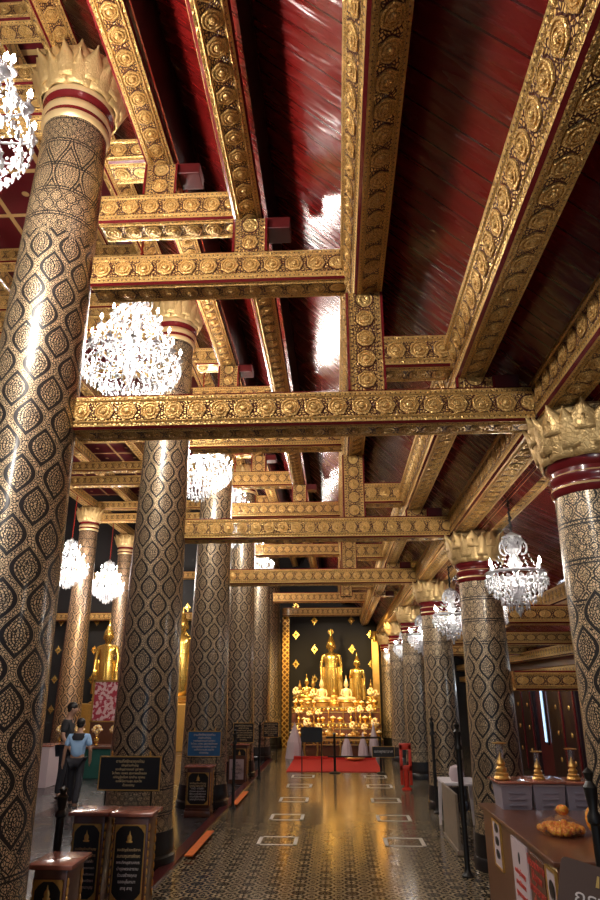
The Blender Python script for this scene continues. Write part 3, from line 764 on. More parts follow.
NL=['ตามที่ศรัทธาทุกท่าน','เชิญร่วมทำบุญ','ขอเชิญสวดมนต์ บูชาพระ','ไหว้พระ ขอพร สุขภาพแข็งแรง','เจริญรุ่งเรือง ทุกท่าน ทุกคน','ขอให้มีความสุข สมหวัง','ด้วยเทอญ']
notice(-2.74,9.35,.98,1.37,.80,'black framed notice with gold script on a stand behind the pair of donation boxes',NL,M['textg'])
notice(-2.66,14.06,.97,1.42,.66,'framed notice with blue sheen and pale script before the third left column',NL,M['textw'],bg='blue')
notice(-2.5,18.7,.9,1.37,.54,'dim black framed notice before the fourth left column',NL,M['textg'])
notice(-2.2,23.2,.75,1.2,.5,'dim black notice low before the fifth left column',NL,M['textg'])
# white notice sheet
t=thing('notice_sheet',(-2.55,18.0,0),'small white sheet notice with a black mark in a dark frame by the orange strip','sign')
MB().box(-.22,.22,0,.04,.0,.64,0,.006).build('backing_board',M['wood'],t); p=MB().box(-.19,.17,-.006,.0,.1,.56).build('sheet',M['paper'],t)
for k,s in enumerate(['ห้ามจับ','โปรดถอด','รองเท้า','ที่นี่']): text('lettering',s,.075,(-.01,-.01,.42-.09*k),FRONT,M['textk'],p)
e=MB(); e.prism([(-.012,.5),(.012,.5),(.005,.47),(-.01,.46)],'y',-.012,-.006); e.build('black_mark',M['textk'],p)
# orange strips and tape squares on the floor
for (x0,x1,y0,y1,l) in ((-2.16,-2.04,10.3,12.0,'nearer orange strip lying on the floor edge beside the left columns'),(-2.16,-2.04,14.6,16.4,'farther orange strip on the floor edge by the white sheet notice')):
    tag(MB().box(x0,x1,y0,y1,.036,.05).build('orange_floor_strip',M['orange']),l,'floor strip','orange strips on the left floor edge')
k=0
for side,x in (('left',-.96),('right',.99)):
    for i,y in enumerate((11.55,13.55,15.6,17.75,19.6)):
        b=MB(); frame(b,.62,.62,.06,.003,0,0,0)
        vs=[(a,c,-bb+.001) for a,bb,c in b.v]; b.v=vs
        o=b.build('taped_square',M['tape'],None,loc=(x,y,.001))
        tag(o,f'pale taped square on the floor, {ORD[i] if i<4 else "farthest"} of the {side} line','floor marking','taped waiting squares on the aisle floor')

# iron posts ---------------------------------------------------
def iron_post(x,y,h,label,r=.035,group='black iron posts'):
    t=thing('iron_post',(x,y,0),label,'post',group)
    MB().lathe([(r*2.2,0),(r*2.2,.02),(r*1.3,.05),(r,.09),(r,h*.8),(r*1.5,h*.81),(r*1.5,h*.83),(r*.9,h*.85),(r*1.3,h*.9),(r*1.5,h*.93),(r*.7,h*.95),(r*1.2,h*.98),(.0001,h)],16).build('shaft_with_finial',M['iron'],t,True)
    return t
iron_post(-2.58,6.7,1.36,'black iron post with turned finial standing left of the lowest donation box')
iron_post(-2.65,6.02,1.3,'black iron post in front of the huge nearest left column')
iron_post(-2.1,14.4,1.45,'dark post right of the blue-lit notice',.03)
iron_post(-2.1,19.0,1.4,'dark post right of the fourth left notice',.03)
iron_post(1.60,9.6,1.80,'tall dark post just left of the second short column',.035)
iron_post(1.86,14.1,1.7,'dark post just left of the third short column',.03)
iron_post(1.66,4.9,1.72,'thick black post on the right in front of the orange garland bag',.03)
tag(MB().box(-2.6,-2.585,6.08,6.54,.12,1.2).build('acrylic_screen',M['acrylic']),'hazy clear acrylic screen between two iron posts at the lower left','screen')

# counter on the right ---------------------------------------------------
t=thing('display_counter',(1.65,5.9,0),'dark brown wooden counter with notices on its side, lower right corner','counter')
MB().box(.02,1.45,0,2.75,.0,.92,0,.01).build('counter_body',M['wood'],t)
MB().box(-.02,1.5,-.02,2.79,.92,.96,0,.01).build('counter_top',M['wood'],t)
def side_sheet(y0,y1,z0,z1,mat,name,lbl=None,fr=False):
    b=MB().box(1.655,1.669,min(y0,y1),max(y0,y1),z0,z1)
    if fr: 
        for a,bq,c,d in ((y0-.02,y1+.02,z1,z1+.02),(y0-.02,y1+.02,z0-.02,z0),(y0-.02,y0,z0,z1),(y1,y1+.02,z0,z1)): b.box(1.648,1.669,a,bq,c,d,1)
    o=b.build(name,[M[mat],M['goldd']]); tag(o,lbl,'notice','notices stuck on the side of the counter'); return o
s=side_sheet(7.78,8.1,.48,.88,'paper','framed_photo_strip','narrow framed sheet with three dark portraits on the counter side',True)
for k in range(3): MB().ell((1.652,7.94,.59+.12*k),(.006,.09,.045),12,6).build('dark_portrait',M['black'],s,True)
s=side_sheet(6.78,7.32,.3,.88,'paper','paper_notice','large pinkish white paper notice with red script on the counter side')
MB().ell((1.652,7.05,.74),(.004,.03,.05),10,6).build('black_figure_mark',M['textk'],s,True)
for k,l in enumerate(['ขอเชิญร่วมบุญ','ถวายสังฆทาน','บูชาพระพุทธรูป','ดอกไม้ธูปเทียน']): text('lettering',l,.062,(1.650,7.05,.62-.09*k),SIDE,M['textr'],s)
s=side_sheet(6.26,6.7,.35,.86,'wood','red_script_panel','dark panel with red script on the counter side between two notices')
for k,l in enumerate(['โปรดแต่งกาย','ให้สุภาพ','ห้ามนำอาหาร','เข้ามาใน','พระวิหาร']): text('lettering',l,.095,(1.650,6.48,.80-.095*k),SIDE,M['textr'],s)
s=side_sheet(5.95,6.18,.45,.86,'paper','framed_portrait_sheet','framed grey sheet with round dark portraits, nearest on the counter side',True)
for k in range(2): MB().ell((1.652,6.065,.73-.18*k),(.006,.08,.07),12,6).build('dark_portrait',M['black'],s,True)
# storage tubs with brown cloth
for i,(x,l) in enumerate(((1.97,'left'),(2.33,'middle'),(2.69,'right'))):
    t=thing('storage_tub',(x,8.42,.96),f'cloudy plastic storage tub on the far end of the counter, {l} one of three','box','plastic tubs on the counter')
    b=MB(); w0,w1=.155,.172; 
    b.add([(-w0,-.2,0),(w0,-.2,0),(w0,.18,0),(-w0,.18,0),(-w1,-.23,.24),(w1,-.23,.24),(w1,.2,.24),(-w1,.2,.24)],[(3,2,1,0),(0,1,5,4),(1,2,6,5),(2,3,7,6),(3,0,4,7),(4,5,6,7)])
    for k in range(3): b.box(-.09,.09,-.232,-.215,.04+k*.06,.055+k*.06)
    b.build('tub',M['tub'],t); MB().box(-.178,.178,-.24,.21,.235,.26,0,.008).build('lid',M['white'],t,True)
b=MB(); 
for k in range(3): b.box(1.76+.36*k,2.15+.36*k,8.14,8.68,1.221+.004*(k%2),1.24+.008*(k%2),0,.006)
tag(b.build('brown_boards',M['woodr'],None,True),'reddish brown board sheet lying across the three plastic tubs','board')
for i,(x,s,l) in enumerate(((1.86,1.25,'left and largest'),(2.27,.95,'middle and smallest'),(2.66,1.05,'right'))):
    t=thing('oil_lamp_figure',(x,8.35,1.248),f'gold ornament with clear glass top on the counter tubs, {l} of three','ornament','gold ornaments with glass tops')
    MB().lathe([(.07,0),(.075,.01),(.06,.03),(.062,.05),(.045,.06),(.05,.09),(.03,.11),(.042,.13),(.03,.16),(.015,.19),(.0001,.23)],16).build('gold_figure',M['goldd'],t,True).scale=(s,s,s)
    MB().lathe([(.035,.16),(.038,.3),(.036,.3),(.033,.16)],16,closed_ends=False).build('glass_tube',M['acrylic'],t,True).scale=(s,s,s)
    MB().lathe([(.065,.298),(.07,.305),(.02,.312),(.0001,.312)],16).build('top_dish',M['goldd'],t,True).scale=(s,s,s)
# garland bag
t=thing('garland_bag',(2.04,6.95,.965),'clear bag of orange marigold garlands lying on the counter','bag')
b=MB()
random.seed(5)
for k in range(60):
    a=random.uniform(0,2*pi); q=random.uniform(0,1)**.5
    b.ell((.18*q*cos(a),.2*q*sin(a),.035+random.uniform(0,.07)*(1-q)),(.035,.035,.032),8,5)
b.build('garlands',M['garland'],t,True)
b=MB(); b.loft([(0,0,0,.2,.22),(0,0,.04,.23,.25),(0,0,.1,.16,.18),(.02,0,.15,.05,.06),(.03,0,.2,.07,.07)],20); b.build('clear_wrapper',M['acrylic'],t,True)
MB().ell((.03,0,.19),(.06,.05,.045),10,6).build('marigold_top',M['garland'],t,True)
tag(MB().ell((0,0,.12),(.09,.08,.12),12,8).build('marigold_bundle',M['garland'],None,True,loc=(2.36,6.95,.96)),'round bundle of orange marigolds right of the garland bag, behind the black post','flowers')
# leaning sign bottom right
t=thing('counter_sign',(1.5,4.6,0),'brown sign plate with white script on a stand, cut off by the bottom right corner','sign')
sg=MB(); sg.prism([(x,z+.02) for x,z in rrect(.42,.34,.03)],'y',-.006,.006); so=sg.build('sign_plate',M['signb'],t); so.location=(0,0,1.02); so.rotation_euler=(R(-12),R(14),R(-12)); 
text('lettering','กราบ','.' and .12,(-.0,-.012,.0),FRONT,M['textw'],so); f=MB(); f.prism([(-.01,.08),(.01,.08),(.006,.14),(-.006,.14)],'y',-.012,-.006); f.build('gilt_emblem',M['goldd'],so)
MB().tube([(0,.03,0),(0,.03,.95)],.012,8).box(-.12,.12,-.09,.15,0,.02).build('stand',M['iron'],t)
# glass cloche
t=thing('glass_cloche',(2.9,7.7,.96),'clear glass dome catching pale blue light right of the plastic tubs','glass dome')
MB().lathe([(.17,0),(.175,.15),(.16,.27),(.11,.35),(.0001,.39)],28,closed_ends=False).build('dome',M['acrylic'],t,True); MB().lathe([(.19,-.0),(.19,.02),(.0001,.02)],28).build('base',M['black'],t,True)
rm=MB(); rm.tube([(.17*cos(R(a)),-.01,.2+.17*sin(R(a))) for a in range(0,181,12)],.005,6); rm.build('rim_glint',M['white'],t,True)  # white arc modelled as the glint along the dome's edge

# white plastic table, panel, red stand
t=thing('plastic_table',(2.05,12.6,0),'small white plastic table with square legs left of the second short column','table')
MB().box(-.3,.3,-.4,.4,.70,.75,0,.015).build('tabletop',M['white'],t,True)
for sx in (-1,1):
    for sy in (-1,1):
        l=MB(); l.add([(sx*.26-.03,sy*.36-.03,.7),(sx*.26+.03,sy*.36-.03,.7),(sx*.26+.03,sy*.36+.03,.7),(sx*.26-.03,sy*.36+.03,.7),(sx*.29-.02,sy*.38-.02,0),(sx*.29+.02,sy*.38-.02,0),(sx*.29+.02,sy*.38+.02,0),(sx*.29-.02,sy*.38+.02,0)],[(0,1,2,3),(7,6,5,4),(0,4,5,1),(1,5,6,2),(2,6,7,3),(3,7,4,0)]); l.build('leg',M['white'],t)
tag(MB().box(1.68,1.72,10.7,12.0,.06,.78,0,.01).box(1.66,1.80,10.7,12.0,.0,.07,0,.01).build('folding_screen',simple('beige_panel',(.25,.2,.15),.5,noise=.2)),'low beige panel between the white table and the second short column','panel')
tag(MB().lathe([(.09,0),(.13,.1),(.1,.22),(.02,.25)],12,(2.0,12.4,.751)).build('cloth_bundle',M['paper'],None,True),'small pale bundle lying on the white plastic table','bundle')
t=thing('hydrant_stand',(1.6,17.2,0),'red upright metal stand with slot on a thick foot before the fourth short column','stand')
b=MB(); b.box(-.14,-.07,-.05,.05,.1,.98,0,.01); b.box(.07,.14,-.05,.05,.1,.98,0,.01); b.box(-.14,.14,-.05,.05,.86,1.0,0,.01); b.box(-.14,.14,-.05,.05,.4,.52,0,.01); b.build('frame',M['redp'],t,True)
MB().lathe([(.12,0),(.12,.03),(.06,.06),(.06,.42)],16).build('foot',M['redp'],t,True)

# ------------------------------------------------------------------ people
def skin_mesh(name,verts,edges,rad,mat,parent,sub=2,root=0):
    me=bpy.data.meshes.new(name); me.from_pydata(verts,edges,[]); o=bpy.data.objects.new(name,me); COL.objects.link(o)
    md=o.modifiers.new('skin','SKIN'); md.use_smooth_shade=True
    for i,v in enumerate(me.skin_vertices[0].data):
        r=rad[i]; v.radius=(r,r) if isinstance(r,(int,float)) else r; v.use_root=(i==root)
    s=o.modifiers.new('sub','SUBSURF'); s.levels=sub; s.render_levels=sub
    me.materials.append(mat)
    dg=bpy.context.evaluated_depsgraph_get(); dg.update(); m2=bpy.data.meshes.new_from_object(o.evaluated_get(dg)); m2.materials.clear(); m2.materials.append(mat)
    bpy.data.objects.remove(o); q=bpy.data.objects.new(name,m2); COL.objects.link(q); q.parent=parent; return q
def person(loc,H,rz,label,shirt,step,headtilt,arms):
    t=thing('person',loc,label,'person','visitors in the left nave',rz); k=H/1.7
    S=lambda *p:tuple(a*k for a in p)
    hl=[(-.09,0,.93),(-.10,-.02+step*.10,.5),(-.10,step*.22,.09),(-.10,step*.22-.14,.03)]; hr=[(.09,0,.93),(.10,-.02-step*.04,.5),(.10,-step*.18+.02,.09),(.10,-step*.18-.12,.03)]
    V=[(0,0,.95),(0,.01,1.12),(0,.01,1.33),(0,.0,1.43),(0,-.01,1.50),(0,-.03+headtilt,1.58),(0,-.02+headtilt,1.66)]
    Rr=[(.15,.11),(.13,.095),(.155,.10),(.075,.06),(.052,.055),(.078,.09),(.07,.085)]
    E=[(0,1),(1,2),(2,3),(3,4),(4,5),(5,6)]
    for side,pts,rr in ((0,hl,(.085,.062,.042,.04)),(0,hr,(.085,.062,.042,.04))):
        b0=len(V); V+=pts; Rr+=list(rr); E+=[(0,b0),(b0,b0+1),(b0+1,b0+2),(b0+2,b0+3)]
    for sx,(el,wr) in ((-1,arms[0]),(1,arms[1])):
        b0=len(V); sh=(sx*.18,.01,1.37); V+=[sh,el,wr]; Rr+=[.055,.042,.03]; E+=[(2,b0),(b0,b0+1),(b0+1,b0+2)]
        d=(Vector(wr)-Vector(el)).normalized(); p=Vector(wr)+d*.05; V.append(tuple(p)); Rr.append((.036,.022)); E.append((b0+2,b0+3)); pk=b0+3
        for f in range(4):
            a=p+d*.03+Vector((0,(f-1.5)*.018,0)); e2=a+d*(.055-.006*abs(f-1))+Vector((-sx*.008,-.004,0)); n=len(V); V+=[tuple(a),tuple(e2)]; Rr+=[.009,.007]; E+=[(pk,n),(n,n+1)]
        a=p+Vector((-sx*.005,-.035,0)); n=len(V); V+=[tuple(a),tuple(a+d*.045)]; Rr+=[.01,.008]; E+=[(b0+2,n),(n,n+1)]
    skin_mesh('body',[S(*v) for v in V],E,[(r*k if isinstance(r,float) else (r[0]*k,r[1]*k)) for r in Rr],M['skin'],t)
    # shirt
    V=[(0,0,.93),(0,.01,1.12),(0,.01,1.33),(0,.0,1.41)]; Rr=[(.175,.13),(.155,.12),(.18,.122),(.085,.07)]; E=[(0,1),(1,2),(2,3)]
    for sx,(el,wr) in ((-1,arms[0]),(1,arms[1])):
        b0=len(V); sh=Vector((sx*.185,.01,1.37)); mid=sh.lerp(Vector(el),.8); V+=[tuple(sh),tuple(mid)]; Rr+=[.075,.068]; E+=[(2,b0),(b0,b0+1)]
    skin_mesh('shirt',[S(*v) for v in V],E,[(r*k if isinstance(r,float) else (r[0]*k,r[1]*k)) for r in Rr],shirt,t)
    V=[(0,0,.93)]; Rr=[(.17,.125)]; E=[]
    for pts in (hl,hr):
        b0=len(V); V+=[(pts[0][0],0,.88),pts[1],pts[2]]; Rr+=[.10,.08,.065]; E+=[(0,b0),(b0,b0+1),(b0+1,b0+2)]
    skin_mesh('trousers',[S(*v) for v in V],E,[(r*k if isinstance(r,float) else (r[0]*k,r[1]*k)) for r in Rr],M['trouser'],t)
    h=MB(); h.ell(S(0,.012+headtilt,1.655),(.088*k,.105*k,.088*k),18,12); h.ell(S(0,.045+headtilt,1.60),(.075*k,.06*k,.06*k),14,8); h.build('hair',M['hair'],t,True)
    f=MB()
    for sx in (-1,1): f.ell(S(sx*.085,-.02+headtilt,1.60),(.012*k,.022*k,.032*k),8,6); f.ell(S(sx*.03,-.115+headtilt,1.615),(.012*k,.006*k,.006*k),8,5)
    f.ell(S(0,-.125+headtilt,1.585),(.013*k,.018*k,.022*k),8,6); f.ell(S(0,-.112+headtilt,1.545),(.024*k,.006*k,.006*k),8,5)
    f.build('face_features',M['skin'],t,True)
    for sx in (-1,1):
        p=(hl if sx<0 else hr)[2]; s=MB(); s.ell(S(p[0],p[1]-.07,.035),(.045*k,.13*k,.035*k),12,6); s.build('shoe',M['black'],t,True)
    return t
# local -Y is the way the figure faces
person((-5.3,14.3,0),1.62,R(185),'person seen from behind in a light blue shirt and dark trousers walking into the nave',M['shirt'],1,-.03,(((-.27,.03,1.12),(-.26,-.05,.90)),((.26,.04,1.12),(.29,.0,.86))))
bp=[o for o in COL.objects if o.get('category')=='person'][0]
yk=MB(); yk.loft([(0,.012,1.24,.158,.105),(0,.012,1.30,.166,.108),(0,.008,1.37,.12,.08)],24); yk.build('dark_shoulder_yoke',M['trouser'],bp,True)
person((-5.98,15.4,0),1.9,R(95),'person in a black shirt standing with bowed head behind the one in blue',M['shirtd'],.2,-.05,(((-.25,.02,1.12),(-.22,-.12,.92)),((.25,.0,1.12),(.24,-.02,.86))))

# ------------------------------------------------------------------ Buddha figures
def head(b,c,s,finial=.3,mi=0):
    x,y,z=c
    b.loft([(x,y,z-.10*s,.045*s,.045*s),(x,y,z-.04*s,.05*s,.05*s),(x,y,z,.06*s,.065*s),(x,y,z+.05*s,.085*s,.085*s),(x,y,z+.12*s,.095*s,.1*s),(x,y,z+.19*s,.092*s,.1*s),(x,y,z+.25*s,.07*s,.08*s),(x,y,z+.28*s,.05*s,.055*s),(x,y,z+.33*s,.045*s,.045*s),(x,y,z+.36*s,.02*s,.02*s),(x,y,z+(.36+finial*.4)*s,.022*s,.022*s),(x,y,z+(.36+finial)*s,.002,.002)],16,mi)
    b.ell((x,y-.095*s,z+.11*s),(.012*s,.025*s,.03*s),8,6,mi)
    for q in (-1,1): b.ell((x+q*.097*s,y,z+.09*s),(.012*s,.02*s,.055*s),8,6,mi); b.ell((x+q*.035*s,y-.088*s,z+.14*s),(.02*s,.01*s,.007*s),8,4,mi)
    b.ell((x,y-.085*s,z+.055*s),(.028*s,.012*s,.009*s),8,4,mi)
def hand(b,p,d,s,sx):
    p=Vector(p); d=Vector(d).normalized(); b.tube([p,p+d*.05*s,p+d*.09*s],[.026*s,.034*s,.03*s],8)
    side=Vector((1,0,0)) if abs(d.x)<.8 else Vector((0,0,1))
    for f in range(4):
        q=p+d*.085*s+side*((f-1.5)*.017*s); b.tube([q,q+d*.05*s,q+d*(.085-.008*abs(f-1))*s],[.009*s,.008*s,.005*s],6)
    q=p+d*.03*s-side*sx*.03*s; b.tube([q,q+d*.03*s-side*sx*.015*s,q+d*.06*s-side*sx*.018*s],[.011*s,.009*s,.006*s],6)
def standing(loc,H,label,mat,raise_hand=False,crown=False):
    t=thing('standing_buddha_statue',loc,label,'statue','golden statues on the altar'); s=H/1.9
    P=MB(); P.lathe([(.30*s,0),(.32*s,.03*s),(.24*s,.07*s),(.27*s,.12*s),(.22*s,.16*s)],24); P.build('lotus_pedestal',M['goldd'],t,True)
    b=MB(); z0=.16*s
    b.loft([(0,0,z0+0,.10*s,.08*s),(0,0,z0+.05*s,.16*s,.10*s),(0,0,z0+.1*s,.20*s,.11*s),(0,0,z0+.45*s,.19*s,.11*s),(0,0,z0+.8*s,.20*s,.13*s),(0,0,z0+.95*s,.165*s,.11*s),(0,0,z0+1.15*s,.19*s,.115*s),(0,0,z0+1.27*s,.215*s,.115*s),(0,0,z0+1.33*s,.17*s,.09*s),(0,0,z0+1.37*s,.065*s,.06*s),(0,0,z0+1.42*s,.05*s,.05*s)],24)
    head(b,(0,0,z0+1.43*s),s*1.22,.14)
    for q in (-1,1):
        sh=(q*.21*s,0,z0+1.27*s); el=(q*.27*s,.03*s,z0+.98*s)
        if raise_hand and q==1: pass
        wr=(q*.265*s,-.04*s,z0+.72*s)
        if raise_hand and q==-1: wr=(q*.20*s,-.16*s,z0+1.10*s)
        b.tube([(q*.15*s,0,z0+1.29*s),sh,el,wr],[.06*s,.062*s,.045*s,.03*s],12)
        hand(b,wr,(0,-.1,1) if (raise_hand and q==-1) else (0,-.05,-1),s*1.1,q)
    b.build('body',mat,t,True)
    r=MB()
    for q in (-1,1):  # robe wings
        r.loft([(q*.22*s,.02*s,z0+.08*s,.10*s,.025*s),(q*.22*s,.02*s,z0+.5*s,.09*s,.025*s),(q*.23*s,.03*s,z0+.95*s,.05*s,.02*s)],12)
    r.loft([(0,-.115*s,z0+.12*s,.05*s,.02*s),(0,-.115*s,z0+.5*s,.045*s,.02*s),(0,-.12*s,z0+.86*s,.035*s,.018*s)],10)
    r.lathe([(.175*s,0),(.18*s,.02*s),(.175*s,.045*s)],20,(0,0,z0+.92*s),sy=.68)
    r.build('robe',mat,t,True)
    if crown:
        c=MB(); 
        for k in range(8):
            a=2*pi*k/8; c.prism([(.03*s*cos(a),z0+1.98*s+.03*s*sin(a)),(.07*s*cos(a-.2),z0+1.98*s+.07*s*sin(a-.2)),(.09*s*cos(a),z0+1.98*s+.09*s*sin(a)),(.07*s*cos(a+.2),z0+1.98*s+.07*s*sin(a+.2))],'y',-.01*s,.01*s)
        c.ell((0,0,z0+1.98*s),(.04*s,.02*s,.04*s),10,6); c.build('flame_halo_finial',mat,t,True)
    t.scale=(1.13,1,1); return t
def seated(loc,H,label,mat,group='seated statues on the altar',ped=M['goldd'],pedh=.18,fin=.16):
    t=thing('seated_buddha_statue',loc,label,'statue',group); s=H/1.25
    P=MB(); h=pedh; P.lathe([(.36*s,0),(.38*s,h*.15*s*5),(.30*s,h*.4),(.34*s,h*.6),(.40*s,h*.8),(.36*s,h)],24,sy=.7); P.build('tiered_pedestal',ped,t,True)
    b=MB(); z0=h
    b.loft([(0,0,z0,.16*s,.14*s),(0,.02*s,z0+.1*s,.17*s,.13*s),(0,.02*s,z0+.25*s,.14*s,.10*s),(0,.02*s,z0+.42*s,.19*s,.115*s),(0,.02*s,z0+.5*s,.17*s,.10*s),(0,.02*s,z0+.55*s,.06*s,.06*s),(0,.02*s,z0+.60*s,.05*s,.05*s)],20)
    b.tube([(-.14*s,.02*s,z0+.09*s),(-.36*s,-.06*s,z0+.07*s),(-.1*s,-.17*s,z0+.06*s),(.16*s,-.16*s,z0+.05*s)],[.09*s,.085*s,.065*s,.04*s],12)
    b.tube([(.14*s,.02*s,z0+.09*s),(.36*s,-.06*s,z0+.07*s),(.1*s,-.17*s,z0+.11*s),(-.16*s,-.16*s,z0+.11*s)],[.09*s,.085*s,.06*s,.035*s],12)
    head(b,(0,.01*s,z0+.60*s),s*1.05,fin)
    for q in (-1,1):
        wr=(-.05*s,-.17*s,z0+.18*s) if q<0 else (.22*s,-.13*s,z0+.19*s)
        b.tube([(q*.13*s,.02*s,z0+.47*s),(q*.19*s,.02*s,z0+.46*s),(q*.25*s,.02*s,z0+.27*s),wr],[.05*s,.055*s,.042*s,.028*s],12)
        hand(b,wr,(1,-.1,-.1) if q<0 else (.05,-.3,-1),s,q)
    b.build('body',mat,t,True)
    r=MB(); r.loft([(-.08*s,-.1*s,z0+.2*s,.05*s,.02*s),(-.09*s,-.09*s,z0+.36*s,.045*s,.02*s),(-.1*s,-.04*s,z0+.5*s,.04*s,.03*s)],10); r.build('sash',mat,t,True)
    return t
# altar platform
for x0,x1,y0,y1,z1,m,l in ((-1.78,1.62,25.4,25.92,.55,'wood','lowest dark wooden step of the tiered altar'),(-1.72,1.58,25.93,26.32,1.05,'wood','middle step of the tiered altar packed with offerings'),(-1.72,1.58,26.33,28.9,1.6,'wood','top platform of the altar under the large statues')):
    t=thing('altar_tier',((x0+x1)/2,(y0+y1)/2,0),l,'altar','tiers of the altar'); hx,hy=(x1-x0)/2,(y1-y0)/2
    MB().box(-hx,hx,-hy,hy,0,z1,0,.01).build('tier_block',M[m],t)
    b=MB()
    for k in range(int(hx*2/.16)): b.ell((-hx+.1+.16*k,-hy,z1-.09),(.065,.025,.06),8,5)
    b.box(-hx,hx,-hy-.02,-hy+.01,z1-.035,z1); b.box(-hx,hx,-hy-.015,-hy+.01,z1-.2,z1-.17)
    b.build('gilt_moulding',M['goldb'],t,True)
standing((-.22,28.1,1.6),2.55,'tallest golden standing Buddha with halo finial at the centre of the altar',M['goldb'],False,True)
standing((.82,27.8,1.6),1.78,'smaller golden standing Buddha with one raised hand right of the tallest one',M['goldb'],True)
seated((-1.2,27.4,1.6),1.0,'small golden seated Buddha on a high pedestal at the left of the altar',M['goldb'],pedh=.3)
seated((-.60,27.1,1.6),1.0,'pale gold seated Buddha, left one of two flanking the centre',M['ivory'],pedh=.22)
seated((.36,27.1,1.6),1.02,'pale gold seated Buddha, right one of two flanking the centre',M['ivory'],pedh=.22)
seated((-.12,26.75,1.6),.62,'little dark gold seated Buddha in front of the central standing one',M['goldd'],pedh=.15)
for i,(x,y,h,l) in enumerate(((-1.5,27.95,.8,'far left behind the bouquets'),(-.98,28.35,1.0,'left of the tall central one'),(1.38,28.3,.85,'far right beside the gold pilaster'))):
    seated((x,y,1.6),h,'small dull gold seated figure on the altar top, '+l,M['goldd'],'small dull gold figures',pedh=.25)
# offerings: bowls, flowers, candlesticks
random.seed(11)
def bowl():
    t=thing('offering_bowl',(0,0,0),'','bowl','gilt offering bowls massed on the altar')
    MB().lathe([(.07,0),(.08,.01),(.03,.04),(.035,.06),(.10,.12),(.12,.15),(.10,.15),(.0001,.13)],14).build('footed_bowl',M['goldb'],t,True)
    f=MB()
    for k in range(9): a=2*pi*k/8; q=.06 if k<8 else 0; f.ell((q*cos(a),q*sin(a),.16+.03*(k==8)),(.035,.035,.03),8,5)
    f.build('flower_heads',M['flower'],t,True); return t
def vase():
    t=thing('flower_vase',(0,0,0),'','vase','gilt vases with pale flowers on the altar')
    MB().lathe([(.05,0),(.06,.01),(.03,.04),(.07,.12),(.07,.17),(.03,.22),(.045,.25)],14).build('vase_body',M['goldb'],t,True)
    f=MB()
    for k in range(26):
        a=random.uniform(0,2*pi); e=random.uniform(-.2,1.4); r=.12; f.ell((r*cos(a)*cos(e),r*sin(a)*cos(e),.36+r*sin(e)*1.1),(.042,.042,.036),7,5)
        if k%3==0: f.tube([(0,0,.23),(r*.7*cos(a)*cos(e),r*.7*sin(a)*cos(e),.34)],.006,5)
    f.build('bouquet',M['flower'],t,True); return t
def candle():
    t=thing('candlestick',(0,0,0),'','candlestick','tall gilt candlesticks on the altar')
    MB().lathe([(.06,0),(.065,.015),(.02,.05),(.015,.12),(.03,.16),(.012,.22),(.015,.3),(.045,.34),(.012,.35)],12).build('stick',M['goldb'],t,True)
    MB().lathe([(.012,.35),(.012,.5),(.0001,.505)],10).build('candle',M['ivory'],t,True); return t
LV=[(25.7,.55),(25.95,1.05),(26.6,1.6)]
def where(x): return 'far left' if x<-1.2 else 'left' if x<-.6 else 'middle' if x<.2 else 'right' if x<.9 else 'far right'
def scatter(proto,items,word,desc):
    for i,(x,y,z) in enumerate(items):
        o=proto if i==0 else copy_tree(proto); o.location=(x+random.uniform(-.008,.008),y,z); q=random.uniform(.8,1.1); o.scale=(q,q,q*random.uniform(.95,1.35))
        o['label']=f'{word} on the {desc(z)} altar step, {where(x)} part'
dz=lambda z:'lowest' if z<.8 else 'middle' if z<1.3 else 'top'
scatter(bowl(),[(-1.65+.26*k,25.5,.55) for k in range(13)]+[(x,26.03,1.05) for x in (-1.25,-.54,-.17,.08,1.02,1.38)]+[(-1.6+.24*k,26.45,1.6) for k in range(4)]+[(.68+.24*k,26.45,1.6) for k in range(4)],'gilt bowl of small flowers',dz)
scatter(vase(),[(-1.45,26.12,1.05),(-1.05,26.12,1.05),(-.7,26.12,1.05),(.5,26.12,1.05),(.85,26.12,1.05),(1.2,26.12,1.05),(-1.5,25.7,.55),(-1.1,25.7,.55),(-.7,25.7,.55),(.55,25.7,.55),(.95,25.7,.55),(1.35,25.7,.55),(-1.58,26.8,1.6),(1.3,26.8,1.6),(1.5,27.2,1.6),(-.93,26.75,1.6)],'gilt vase with round yellow bouquet',dz)
scatter(candle(),[(-.33,26.12,1.05),(.22,26.2,1.05),(-.88,26.1,1.05),(.68,26.1,1.05),(-.3,25.7,.55),(.1,25.7,.55)],'tall gilt candlestick',dz)
# gilt altar tables in front
for i,(x,w) in enumerate(((-.25,.7),(.6,.5),(-.95,.5))):
    t=thing('altar_table',(x,25.0,0),['small gilt altar table in the centre before the offerings','small gilt altar table right of centre before the offerings','small gilt altar table left of centre before the offerings'][i],'table','gilt tables before the altar')
    MB().box(-w/2,w/2,-.2,.2,.62,.68,0,.01).box(-w/2+.03,w/2-.03,-.17,.17,.52,.62,0,.01).build('tabletop',M['goldd'],t)
    for sx in (-1,1):
        for sy in (-1,1): MB().tube([(sx*(w/2-.04),sy*.15,.52),(sx*(w/2-.01),sy*.16,.25),(sx*(w/2-.05),sy*.15,0)],[.035,.025,.03],8).build('leg',M['goldd'],t,True)
    seated((x,25.0,.68),.42 if i else .5,['tiny dark gold seated figure on the central altar table','tiny dark gold seated figure on the right altar table','tiny dark gold seated figure on the left altar table'][i],M['goldd'],'tiny figures on the altar tables',pedh=.08)
